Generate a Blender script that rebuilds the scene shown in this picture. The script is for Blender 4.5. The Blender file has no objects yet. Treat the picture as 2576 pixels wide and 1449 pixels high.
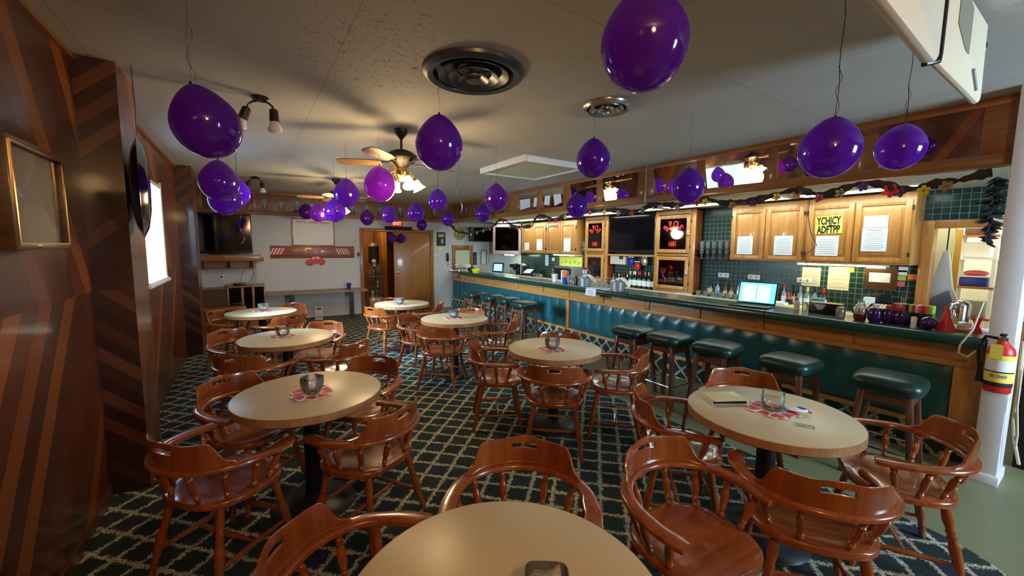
import bpy, bmesh, math, random
from mathutils import Vector, Matrix
random.seed(7)
S = bpy.context.scene
COL = S.collection
PI = math.pi
R = math.radians

# ------------------------------------------------------------------ camera
cam = bpy.data.objects.new('camera', bpy.data.cameras.new('camera'))
COL.objects.link(cam)
cam.data.sensor_width = 36.0
cam.data.lens = 1009.96 / 2576 * 36.0
cam.data.clip_start = 0.05
_y, _p, _r = .581, .102, .010
_f = Vector((math.sin(_y)*math.cos(_p), math.cos(_y)*math.cos(_p), -math.sin(_p)))
_x = Vector((math.cos(_y), -math.sin(_y), 0)); _u = _x.cross(_f)
_r2 = _x*math.cos(_r) + _u*math.sin(_r); _u2 = -_x*math.sin(_r) + _u*math.cos(_r)
_m = Matrix((_r2, _u2, -_f)).transposed().to_4x4(); _m.translation = (0, 0, 1.65)
cam.matrix_world = _m
S.camera = cam

# ------------------------------------------------------------------ world, exposure, daylight
S.view_settings.view_transform = 'Standard'
S.view_settings.look = 'None'
S.view_settings.gamma = 1.0
S.view_settings.exposure = .55
S.view_settings.use_curve_mapping = False
w = bpy.data.worlds.new('sky'); S.world = w; w.use_nodes = True
w.node_tree.nodes['Background'].inputs[0].default_value = (.42, .76, 1, 1)
w.node_tree.nodes['Background'].inputs[1].default_value = 1.1

def lamp(name, kind, loc, energy, color, rot=(0, 0, 0), size=None, size_y=None, radius=None, spot=None):
    l = bpy.data.lights.new(name, kind); l.energy = energy; l.color = color
    if kind == 'AREA':
        l.shape = 'RECTANGLE'; l.size = size; l.size_y = size_y or size
    if radius is not None and kind != 'AREA': l.shadow_soft_size = radius
    if spot: l.spot_size = spot; l.spot_blend = .6
    o = bpy.data.objects.new(name, l); COL.objects.link(o); o.location = loc; o.rotation_euler = rot
    return o
# daylight outside the window of the left wall and outside the window of the wall behind the camera
lamp('outdoor_daylight', 'AREA', (-2.5, 5.3, 2.3), 1500, (.60, .82, 1), (0, R(-76), R(8)), 1.5, 1.5)
lamp('rear_window_daylight', 'AREA', (3.9, -2.9, 1.9), 190, (.70, .85, 1), (R(82), 0, 0), 1.4, 1.1)
lamp('rear_ceiling_lamp', 'POINT', (.10, -.85, 2.45), 50, (1, .55, .22), radius=.12)

# ------------------------------------------------------------------ materials
MATS = {}
def pr(name, color, rough=.5, metal=0., spec=None, trans=0., emis=None, estr=0., ior=None, coat=0., alpha=None):
    m = bpy.data.materials.new(name); m.use_nodes = True
    b = m.node_tree.nodes['Principled BSDF']
    b.inputs['Base Color'].default_value = (*color, 1)
    b.inputs['Roughness'].default_value = rough
    b.inputs['Metallic'].default_value = metal
    if spec is not None: b.inputs['Specular IOR Level'].default_value = spec
    if trans: b.inputs['Transmission Weight'].default_value = trans
    if ior: b.inputs['IOR'].default_value = ior
    if coat: b.inputs['Coat Weight'].default_value = coat; b.inputs['Coat Roughness'].default_value = .08
    if emis: b.inputs['Emission Color'].default_value = (*emis, 1); b.inputs['Emission Strength'].default_value = estr
    if alpha is not None: b.inputs['Alpha'].default_value = alpha
    MATS[name] = m
    return m
def nodes(m): return m.node_tree.nodes, m.node_tree.links, m.node_tree.nodes['Principled BSDF']
def N(nt, t, **k):
    n = nt.nodes.new(t)
    for a, b in k.items(): setattr(n, a, b)
    return n
def math_n(nt, op, a, b=None, clamp=False):
    n = nt.nodes.new('ShaderNodeMath'); n.operation = op; n.use_clamp = clamp
    for i, v in enumerate((a, b)):
        if v is None: continue
        if isinstance(v, (int, float)): n.inputs[i].default_value = v
        else: nt.links.new(v, n.inputs[i])
    return n.outputs[0]
def ramp(nt, fac, stops, interp='LINEAR'):
    r = nt.nodes.new('ShaderNodeValToRGB'); r.color_ramp.interpolation = interp
    e = r.color_ramp.elements
    while len(e) < len(stops): e.new(.5)
    for i, (p, c) in enumerate(stops): e[i].position = p; e[i].color = (*c, 1)
    nt.links.new(fac, r.inputs[0]); return r.outputs[0]
def bump(nt, h, strength, dist=.01):
    b = nt.nodes.new('ShaderNodeBump'); b.inputs['Strength'].default_value = strength; b.inputs['Distance'].default_value = dist
    nt.links.new(h, b.inputs['Height']); nt.links.new(b.outputs[0], nt.nodes['Principled BSDF'].inputs['Normal'])
def wood(name, c1, c2, c3, axis=2, rough=.35, scale=1., coat=.3, coord='Object'):
    m = pr(name, c1, rough, coat=coat); nt = m.node_tree
    tc = N(nt, 'ShaderNodeTexCoord'); mp = N(nt, 'ShaderNodeMapping')
    sc = [14*scale]*3; sc[axis] = 1.1*scale; mp.inputs['Scale'].default_value = sc
    nt.links.new(tc.outputs[coord], mp.inputs[0])
    n = N(nt, 'ShaderNodeTexNoise'); n.inputs['Scale'].default_value = 2.2; n.inputs['Detail'].default_value = 7; n.inputs['Roughness'].default_value = .62
    n.inputs['Distortion'].default_value = .6
    nt.links.new(mp.outputs[0], n.inputs[0])
    c = ramp(nt, n.outputs[0], [(.25, c2), (.5, c1), (.75, c3)])
    nt.links.new(c, nt.nodes['Principled BSDF'].inputs['Base Color'])
    bump(nt, n.outputs[0], .08)
    return m

chair_wood = wood('chair_maple', (.25, .062, .013), (.17, .037, .008), (.32, .088, .020), axis=2, rough=.24, scale=.8, coat=.5)
chair_seat_wood = wood('seat_maple', (.25, .062, .013), (.14, .030, .006), (.34, .092, .022), axis=0, rough=.26, scale=.8, coat=.5)
oak = wood('bar_oak', (.50, .235, .062), (.36, .15, .032), (.62, .32, .095), axis=1, rough=.38)
oak_v = wood('cabinet_oak', (.50, .225, .055), (.37, .15, .030), (.60, .30, .085), axis=2, rough=.38)
door_wood = wood('door_birch', (.40, .165, .035), (.29, .105, .018), (.47, .21, .05), axis=2, rough=.32, scale=.45)
frame_wood = wood('trim_wood', (.30, .11, .025), (.21, .07, .014), (.38, .15, .04), axis=1, rough=.4)
frame_wood_v = wood('trim_wood_upright', (.30, .11, .025), (.21, .07, .014), (.38, .15, .04), axis=2, rough=.4)
dark_wood = wood('dark_wood', (.085, .032, .012), (.05, .018, .007), (.13, .05, .02), axis=0, rough=.4)
red_wood = wood('red_cedar', (.27, .066, .018), (.19, .04, .01), (.34, .09, .028), axis=0, rough=.35)
stool_wood = wood('stool_wood', (.10, .045, .028), (.06, .026, .016), (.14, .065, .04), axis=2, rough=.35)
edge_wood = wood('table_edge_wood', (.34, .17, .07), (.25, .115, .045), (.42, .22, .095), axis=2, rough=.35)

# diagonal multi-tone boards of the left wall, meeting in a chevron at dado height
def chevron(name, ua, va, z0, slope_lo, slope_hi, width, cols, rough=.33):
    m = pr(name, cols[0], rough, coat=.35); nt = m.node_tree
    g = N(nt, 'ShaderNodeNewGeometry'); s = N(nt, 'ShaderNodeSeparateXYZ'); nt.links.new(g.outputs['Position'], s.inputs[0])
    u = s.outputs[ua]; z = math_n(nt, 'SUBTRACT', s.outputs[va], z0)
    up = math_n(nt, 'MULTIPLY', math_n(nt, 'MAXIMUM', z, 0.), slope_hi)
    lo = math_n(nt, 'MULTIPLY', math_n(nt, 'MINIMUM', z, 0.), slope_lo)
    t = math_n(nt, 'DIVIDE', math_n(nt, 'ADD', u, math_n(nt, 'ADD', up, lo)), width)
    side = math_n(nt, 'MULTIPLY', math_n(nt, 'GREATER_THAN', z, 0.), 37.)
    fl = math_n(nt, 'ADD', math_n(nt, 'FLOOR', t), side)
    wn = N(nt, 'ShaderNodeTexWhiteNoise', noise_dimensions='1D'); nt.links.new(fl, wn.inputs['W'])
    fr = math_n(nt, 'FRACT', t)
    # grain, running along each board
    cv = N(nt, 'ShaderNodeCombineXYZ'); nt.links.new(math_n(nt, 'MULTIPLY', t, 9.), cv.inputs[0]); nt.links.new(math_n(nt, 'MULTIPLY', z, 1.3), cv.inputs[1]); nt.links.new(fl, cv.inputs[2])
    n = N(nt, 'ShaderNodeTexNoise'); n.inputs['Scale'].default_value = 1.6; n.inputs['Detail'].default_value = 6; nt.links.new(cv.outputs[0], n.inputs[0])
    k = math_n(nt, 'ADD', wn.outputs['Value'], math_n(nt, 'MULTIPLY', math_n(nt, 'SUBTRACT', n.outputs[0], .5), .28))
    c = ramp(nt, k, [(0, cols[0]), (.35, cols[1]), (.62, cols[2]), (.80, cols[3]), (1, cols[4])])
    gap = math_n(nt, 'LESS_THAN', math_n(nt, 'ABSOLUTE', math_n(nt, 'SUBTRACT', fr, .5)), .485)
    mx = N(nt, 'ShaderNodeMix', data_type='RGBA'); nt.links.new(gap, mx.inputs[0]); mx.inputs[6].default_value = (.02, .006, .003, 1); nt.links.new(c, mx.inputs[7])
    nt.links.new(mx.outputs[2], nt.nodes['Principled BSDF'].inputs['Base Color'])
    bump(nt, math_n(nt, 'ADD', gap, math_n(nt, 'MULTIPLY', n.outputs[0], .15)), .25, .004)
    return m
WC = [(.075, .018, .008), (.11, .026, .010), (.15, .036, .011), (.22, .056, .011), (.40, .112, .013)]
wall_boards = chevron('diagonal_boards', 1, 2, 1.35, -.78, .6, .16, WC)
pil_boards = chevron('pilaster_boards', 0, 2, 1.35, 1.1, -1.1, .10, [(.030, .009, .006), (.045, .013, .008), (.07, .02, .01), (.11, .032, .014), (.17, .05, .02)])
pil_face = chevron('pilaster_face_boards', 1, 2, 1.35, -.5, .5, .12, WC)

def plaster(name, color, spots=False, rough=.85):
    m = pr(name, color, rough); nt = m.node_tree
    g = N(nt, 'ShaderNodeNewGeometry')
    n = N(nt, 'ShaderNodeTexNoise'); n.inputs['Scale'].default_value = 190; n.inputs['Detail'].default_value = 3; nt.links.new(g.outputs['Position'], n.inputs[0])
    n2 = N(nt, 'ShaderNodeTexNoise'); n2.inputs['Scale'].default_value = .9; n2.inputs['Detail'].default_value = 4; nt.links.new(g.outputs['Position'], n2.inputs[0])
    c = ramp(nt, n2.outputs[0], [(.3, tuple(v*.86 for v in color)), (.7, color)])
    bump(nt, n.outputs[0], .35, .004)
    if spots:
        s = N(nt, 'ShaderNodeSeparateXYZ'); nt.links.new(g.outputs['Position'], s.inputs[0])
        # pitted patch: coarse knock-down pits gathered around one bay
        vo = N(nt, 'ShaderNodeTexNoise'); vo.inputs['Scale'].default_value = 46; vo.inputs['Detail'].default_value = 2; vo.inputs['Distortion'].default_value = .8; nt.links.new(g.outputs['Position'], vo.inputs[0])
        pit = math_n(nt, 'GREATER_THAN', vo.outputs[0], .635)
        dx = math_n(nt, 'SUBTRACT', s.outputs[0], .72); dy = math_n(nt, 'SUBTRACT', s.outputs[1], 2.55)
        dd = math_n(nt, 'ADD', math_n(nt, 'MULTIPLY', dx, dx), math_n(nt, 'MULTIPLY', math_n(nt, 'MULTIPLY', dy, dy), .45))
        near = math_n(nt, 'SUBTRACT', 1.0, math_n(nt, 'MULTIPLY', dd, 2.6), True)
        k = math_n(nt, 'MULTIPLY', pit, near)
        # panel joints
        jx = math_n(nt, 'LESS_THAN', math_n(nt, 'ABSOLUTE', math_n(nt, 'SUBTRACT', math_n(nt, 'FRACT', math_n(nt, 'DIVIDE', math_n(nt, 'ADD', s.outputs[0], .12), 1.22)), .5)), .0022)
        jy = math_n(nt, 'LESS_THAN', math_n(nt, 'ABSOLUTE', math_n(nt, 'SUBTRACT', math_n(nt, 'FRACT', math_n(nt, 'DIVIDE', math_n(nt, 'ADD', s.outputs[1], .3), 1.22)), .5)), .0022)
        j = math_n(nt, 'MULTIPLY', math_n(nt, 'MAXIMUM', jx, jy), .45)
        k = math_n(nt, 'MAXIMUM', math_n(nt, 'MULTIPLY', k, .8), j)
        mx = N(nt, 'ShaderNodeMix', data_type='RGBA'); nt.links.new(k, mx.inputs[0]); nt.links.new(c, mx.inputs[6]); mx.inputs[7].default_value = (.10, .08, .06, 1)
        c = mx.outputs[2]
    nt.links.new(c, nt.nodes['Principled BSDF'].inputs['Base Color'])
    return m
ceil_m = plaster('ceiling_plaster', (.58, .565, .52), True)
barceil_m = plaster('bar_ceiling_plaster', (.72, .70, .58))
wall_m = plaster('white_wall_paint', (.66, .67, .68))
cream_wall = plaster('cream_wall_paint', (.72, .66, .42))
rear_wall_m = plaster('rear_wall_paint', (.36, .30, .22))
post_m = plaster('post_paint', (.74, .77, .80))

def carpet(name, ua, va, pitch):
    m = pr(name, (.02, .03, .03), .95, spec=.2); nt = m.node_tree
    g = N(nt, 'ShaderNodeNewGeometry')
    s = N(nt, 'ShaderNodeSeparateXYZ'); nt.links.new(g.outputs['Position'], s.inputs[0])
    nz = N(nt, 'ShaderNodeTexNoise'); nz.inputs['Scale'].default_value = 26; nz.inputs['Detail'].default_value = 1; nt.links.new(g.outputs['Position'], nz.inputs[0])
    wob = math_n(nt, 'MULTIPLY', math_n(nt, 'SUBTRACT', nz.outputs[0], .5), .05)
    a = math_n(nt, 'ADD', math_n(nt, 'ADD', s.outputs[ua], s.outputs[va]), wob)
    b = math_n(nt, 'ADD', math_n(nt, 'SUBTRACT', s.outputs[ua], s.outputs[va]), wob)
    fa = math_n(nt, 'DIVIDE', a, pitch); fb = math_n(nt, 'DIVIDE', b, pitch)
    da = math_n(nt, 'ABSOLUTE', math_n(nt, 'SUBTRACT', math_n(nt, 'FRACT', fa), .5))
    db = math_n(nt, 'ABSOLUTE', math_n(nt, 'SUBTRACT', math_n(nt, 'FRACT', fb), .5))
    d = math_n(nt, 'MINIMUM', da, db)
    vo = N(nt, 'ShaderNodeTexVoronoi'); vo.inputs['Scale'].default_value = 105; vo.inputs['Randomness'].default_value = 1; nt.links.new(g.outputs['Position'], vo.inputs[0])
    leaf = math_n(nt, 'MULTIPLY', vo.outputs['Distance'], 1.0)
    thr = math_n(nt, 'SUBTRACT', .168, math_n(nt, 'MULTIPLY', leaf, .175))
    vine = math_n(nt, 'LESS_THAN', d, thr)
    vc = N(nt, 'ShaderNodeTexWhiteNoise', noise_dimensions='3D'); nt.links.new(vo.outputs['Position'], vc.inputs[0])
    vcol = ramp(nt, vc.outputs['Value'], [(0, (.22, .23, .17)), (.5, (.42, .41, .31)), (1, (.62, .59, .47))])
    ids = N(nt, 'ShaderNodeCombineXYZ'); nt.links.new(math_n(nt, 'FLOOR', math_n(nt, 'ADD', fa, .5)), ids.inputs[0]); nt.links.new(math_n(nt, 'FLOOR', math_n(nt, 'ADD', fb, .5)), ids.inputs[1])
    sq = N(nt, 'ShaderNodeTexWhiteNoise', noise_dimensions='3D'); nt.links.new(ids.outputs[0], sq.inputs[0])
    base = ramp(nt, sq.outputs['Value'], [(0, (.016, .030, .030)), (.5, (.022, .046, .040)), (1, (.026, .034, .056))])
    mx = N(nt, 'ShaderNodeMix', data_type='RGBA'); nt.links.new(vine, mx.inputs[0]); nt.links.new(base, mx.inputs[6]); nt.links.new(vcol, mx.inputs[7])
    nt.links.new(mx.outputs[2], nt.nodes['Principled BSDF'].inputs['Base Color'])
    fz = N(nt, 'ShaderNodeTexNoise'); fz.inputs['Scale'].default_value = 700; nt.links.new(g.outputs['Position'], fz.inputs[0])
    bump(nt, fz.outputs[0], .5, .004)
    return m
carpet_m = carpet('lattice_carpet', 0, 1, .22)
carpet_wall_m = carpet('lattice_carpet_kick', 1, 2, .20)

def tile(name, ua, va, size, grout, c1, c2, c3, rough=.2):
    m = pr(name, c1, rough); nt = m.node_tree
    g = N(nt, 'ShaderNodeNewGeometry'); s = N(nt, 'ShaderNodeSeparateXYZ'); nt.links.new(g.outputs['Position'], s.inputs[0])
    fu = math_n(nt, 'DIVIDE', s.outputs[ua], size); fv = math_n(nt, 'DIVIDE', s.outputs[va], size)
    du = math_n(nt, 'ABSOLUTE', math_n(nt, 'SUBTRACT', math_n(nt, 'FRACT', fu), .5)); dv = math_n(nt, 'ABSOLUTE', math_n(nt, 'SUBTRACT', math_n(nt, 'FRACT', fv), .5))
    inside = math_n(nt, 'LESS_THAN', math_n(nt, 'MAXIMUM', du, dv), .5 - grout)
    ids = N(nt, 'ShaderNodeCombineXYZ'); nt.links.new(math_n(nt, 'FLOOR', fu), ids.inputs[0]); nt.links.new(math_n(nt, 'FLOOR', fv), ids.inputs[1])
    wn = N(nt, 'ShaderNodeTexWhiteNoise', noise_dimensions='3D'); nt.links.new(ids.outputs[0], wn.inputs[0])
    c = ramp(nt, wn.outputs['Value'], [(0, c1), (1, c2)])
    mx = N(nt, 'ShaderNodeMix', data_type='RGBA'); nt.links.new(inside, mx.inputs[0]); mx.inputs[6].default_value = (*c3, 1); nt.links.new(c, mx.inputs[7])
    nt.links.new(mx.outputs[2], nt.nodes['Principled BSDF'].inputs['Base Color'])
    rr = math_n(nt, 'ADD', math_n(nt, 'MULTIPLY', inside, rough-.8), .8); nt.links.new(rr, nt.nodes['Principled BSDF'].inputs['Roughness'])
    bump(nt, inside, .4, .003)
    return m
tile_m = tile('green_wall_tile', 1, 2, .066, .05, (.010, .040, .032), (.018, .055, .062), (.15, .20, .13))
ctile_m = tile('green_counter_tile', 0, 1, .152, .02, (.035, .075, .058), (.05, .095, .075), (.02, .035, .028), rough=.28)
vinyl_floor = pr('sage_vinyl_floor', (.20, .215, .12), .38)
vinyl = pr('green_vinyl', (.009, .088, .108), .30, spec=.6)
seat_vinyl = pr('stool_green_vinyl', (.003, .026, .023), .36, spec=.5)
edge_green = pr('green_bullnose', (.008, .045, .035), .22, coat=.4)
laminate = pr('beige_laminate', (.54, .46, .29), .36)
work_lam = pr('worktop_laminate', (.50, .47, .34), .4)
steel = pr('black_steel', (.03, .035, .042), .35, metal=.7)
castm = pr('cast_iron_black', (.02, .02, .022), .45, metal=.3)
chrome = pr('chrome', (.82, .83, .85), .12, metal=1)
brass = pr('brass', (.75, .50, .18), .22, metal=1)
bronze = pr('dark_bronze', (.045, .032, .026), .38, metal=.6)
alu = pr('brushed_aluminium', (.62, .66, .70), .36, metal=.85)
mirror = pr('mirror_glass', (.86, .86, .86), .015, metal=1)
black = pr('black_plastic', (.008, .008, .010), .30)
blackgloss = pr('tv_screen_glass', (.003, .003, .004), .08)
blackmatt = pr('matt_black', (.010, .010, .011), .8)
white = pr('white_paint', (.80, .80, .80), .5)
cream = pr('cream_plastic', (.78, .70, .52), .45)
paper = pr('white_paper', (.78, .82, .86), .8)
cpaper = pr('cream_paper', (.80, .74, .56), .8)
ink = pr('grey_ink', (.16, .19, .24), .8)
blackink = pr('black_ink', (.012, .012, .012), .7)
yellow = pr('yellow_card', (.80, .72, .10), .7)
red = pr('red_plastic', (.62, .02, .02), .35)
redpaint = pr('red_window_paint', (.85, .03, .02), .5)
pink = pr('pink_paper', (.75, .10, .18), .7)
orange = pr('orange_plastic', (.85, .20, .05), .5)
blue = pr('blue_plastic', (.01, .04, .40), .35)
teal = pr('teal_plastic', (.01, .28, .32), .4)
purple_pl = pr('purple_gloss', (.030, .006, .11), .12, coat=.6)
green_pl = pr('lime_plastic', (.30, .62, .08), .5)
cloth_w = pr('white_cloth', (.78, .78, .80), .9)
cord_m = pr('cream_cord', (.66, .60, .46), .8)
coaster_red = pr('coaster_red', (.50, .035, .07), .6)
coaster_white = pr('coaster_white', (.78, .68, .66), .6)
grey_pl = pr('grey_plastic', (.25, .26, .27), .5)
brownhat = pr('straw', (.36, .27, .10), .8)
garland_m = pr('brown_crepe', (.050, .034, .022), .9)
spot_glass = pr('frosted_bulb', (.75, .74, .68), .25)
shade_lit = pr('lit_glass_shade', (.95, .80, .52), .4, emis=(1, .74, .38), estr=3.2)
fluor = pr('lit_fluorescent_panel', (.9, .95, .9), .5, emis=(.86, 1, .93), estr=8)
undercab = pr('lit_under_cabinet_tube', (.95, .9, .6), .5, emis=(1, .86, .38), estr=14)
screen_lit = pr('lit_laptop_screen', (.1, .3, .4), .3, emis=(.16, .72, .92), estr=1.15)
screen_white = pr('lit_screen_window', (.5, .6, .6), .3, emis=(.55, .95, 1), estr=1.15)
monitor_lit = pr('lit_monitor', (.2, .3, .4), .3, emis=(.30, .55, .80), estr=1.0)
exit_lit = pr('exit_sign_red', (.40, .035, .02), .5, emis=(1, .10, .04), estr=.18)
exit_txt = pr('exit_lettering', (.9, .5, .4), .5, emis=(1, .45, .32), estr=.9)
blind_m = pr('blind_slat', (.42, .48, .53), .5)
_nt = blind_m.node_tree; _t = _nt.nodes.new('ShaderNodeBsdfTranslucent'); _t.inputs[0].default_value = (.75, .86, .95, 1); _x = _nt.nodes.new('ShaderNodeMixShader'); _x.inputs[0].default_value = .07
_nt.links.new(_nt.nodes['Principled BSDF'].outputs[0], _x.inputs[1]); _nt.links.new(_t.outputs[0], _x.inputs[2]); _nt.links.new(_x.outputs[0], _nt.nodes['Material Output'].inputs[0])
hall_carpet = pr('green_hall_carpet', (.035, .075, .05), .95)
hall_wall = wood('hall_panelling', (.20, .085, .025), (.13, .05, .014), (.26, .115, .035), axis=2, rough=.5, scale=.5)
prism_m = pr('prismatic_diffuser', (.46, .48, .36), .25)
photo_m = pr('photo_backing', (.15, .10, .07), .35, coat=.4)
photo_skin = pr('photo_grey', (.42, .35, .28), .6)
photo_dark = pr('photo_suit', (.030, .026, .024), .6)
photo_shirt = pr('photo_shirt', (.60, .57, .54), .6)
foil = pr('dark_foil', (.02, .015, .03), .12, metal=.9)
foil_lit = pr('violet_foil', (.10, .08, .24), .22, metal=1)

def glass(name, color=(1, 1, 1), rough=.0, ior=1.45):
    m = bpy.data.materials.new(name); m.use_nodes = True; nt = m.node_tree
    nt.nodes.clear()
    o = nt.nodes.new('ShaderNodeOutputMaterial'); g = nt.nodes.new('ShaderNodeBsdfGlass')
    g.inputs['Color'].default_value = (*color, 1); g.inputs['Roughness'].default_value = rough; g.inputs['IOR'].default_value = ior
    nt.links.new(g.outputs[0], o.inputs[0]); return m
glass_m = glass('clear_glass', (.93, .95, .96))
def thin_glass(name, tint, gloss=.12, ior=1.5):
    m = bpy.data.materials.new(name); m.use_nodes = True; nt = m.node_tree; nt.nodes.clear()
    o = nt.nodes.new('ShaderNodeOutputMaterial'); t = nt.nodes.new('ShaderNodeBsdfTransparent'); g = nt.nodes.new('ShaderNodeBsdfGlossy'); x = nt.nodes.new('ShaderNodeMixShader')
    fr = nt.nodes.new('ShaderNodeFresnel'); fr.inputs[0].default_value = ior
    ad = nt.nodes.new('ShaderNodeMath'); ad.operation = 'ADD'; ad.inputs[1].default_value = gloss; ad.use_clamp = True
    t.inputs[0].default_value = (*tint, 1); g.inputs['Roughness'].default_value = .03
    nt.links.new(fr.outputs[0], ad.inputs[0]); nt.links.new(ad.outputs[0], x.inputs[0]); nt.links.new(t.outputs[0], x.inputs[1]); nt.links.new(g.outputs[0], x.inputs[2]); nt.links.new(x.outputs[0], o.inputs[0])
    return m
pane_m = thin_glass('window_pane', (.92, .96, .98), .02)
barglass_m = thin_glass('thin_barware_glass', (.84, .88, .87), .12)
_nt = barglass_m.node_tree; _d = _nt.nodes.new('ShaderNodeBsdfDiffuse'); _d.inputs[0].default_value = (.62, .70, .68, 1); _x = _nt.nodes.new('ShaderNodeMixShader'); _x.inputs[0].default_value = .16
_o = [n for n in _nt.nodes if n.type == 'OUTPUT_MATERIAL'][0]; _nt.links.new(_o.inputs[0].links[0].from_socket, _x.inputs[1]); _nt.links.new(_d.outputs[0], _x.inputs[2]); _nt.links.new(_x.outputs[0], _o.inputs[0])
votive_m = thin_glass('votive_glass', (.97, .98, .98), .09)
_nt = votive_m.node_tree; _d = _nt.nodes.new('ShaderNodeBsdfDiffuse'); _d.inputs[0].default_value = (.80, .84, .84, 1); _x = _nt.nodes.new('ShaderNodeMixShader'); _x.inputs[0].default_value = .05
_o = [n for n in _nt.nodes if n.type == 'OUTPUT_MATERIAL'][0]; _nt.links.new(_o.inputs[0].links[0].from_socket, _x.inputs[1]); _nt.links.new(_d.outputs[0], _x.inputs[2]); _nt.links.new(_x.outputs[0], _o.inputs[0])
dglass_m = thin_glass('cabinet_glass', (.50, .42, .42), .07)
picglass_m = thin_glass('picture_glass', (.97, .97, .97), .06, 1.01)
def latex(name, col, tcol):
    m = bpy.data.materials.new(name); m.use_nodes = True; nt = m.node_tree
    b = nt.nodes['Principled BSDF']; o = nt.nodes['Material Output']
    b.inputs['Base Color'].default_value = (*col, 1); b.inputs['Roughness'].default_value = .10; b.inputs['Specular IOR Level'].default_value = .75
    b.inputs['Coat Weight'].default_value = .3; b.inputs['Coat Roughness'].default_value = .04
    t = nt.nodes.new('ShaderNodeBsdfTranslucent'); t.inputs[0].default_value = (*tcol, 1)
    tr = nt.nodes.new('ShaderNodeBsdfTransparent'); tr.inputs[0].default_value = (.55, .22, .95, 1)
    x = nt.nodes.new('ShaderNodeMixShader'); x.inputs[0].default_value = .42
    x2 = nt.nodes.new('ShaderNodeMixShader'); x2.inputs[0].default_value = .16
    nt.links.new(b.outputs[0], x.inputs[1]); nt.links.new(t.outputs[0], x.inputs[2])
    nt.links.new(x.outputs[0], x2.inputs[1]); nt.links.new(tr.outputs[0], x2.inputs[2]); nt.links.new(x2.outputs[0], o.inputs[0])
    return m
latex_m = latex('purple_latex', (.060, .008, .26), (.50, .07, .85))
ribbon_m = pr('purple_ribbon', (.07, .03, .16), .3)
bottle_green = pr('dark_green_bottle', (.006, .018, .010), .08, spec=.7)
bottle_clear = pr('clear_bottle', (.22, .26, .27), .08, spec=.7)
bottle_amber = pr('amber_bottle', (.12, .045, .01), .08, spec=.7)
label_w = pr('bottle_label', (.74, .76, .78), .7)
tan_label = pr('tan_label', (.50, .42, .28), .7)

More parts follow.
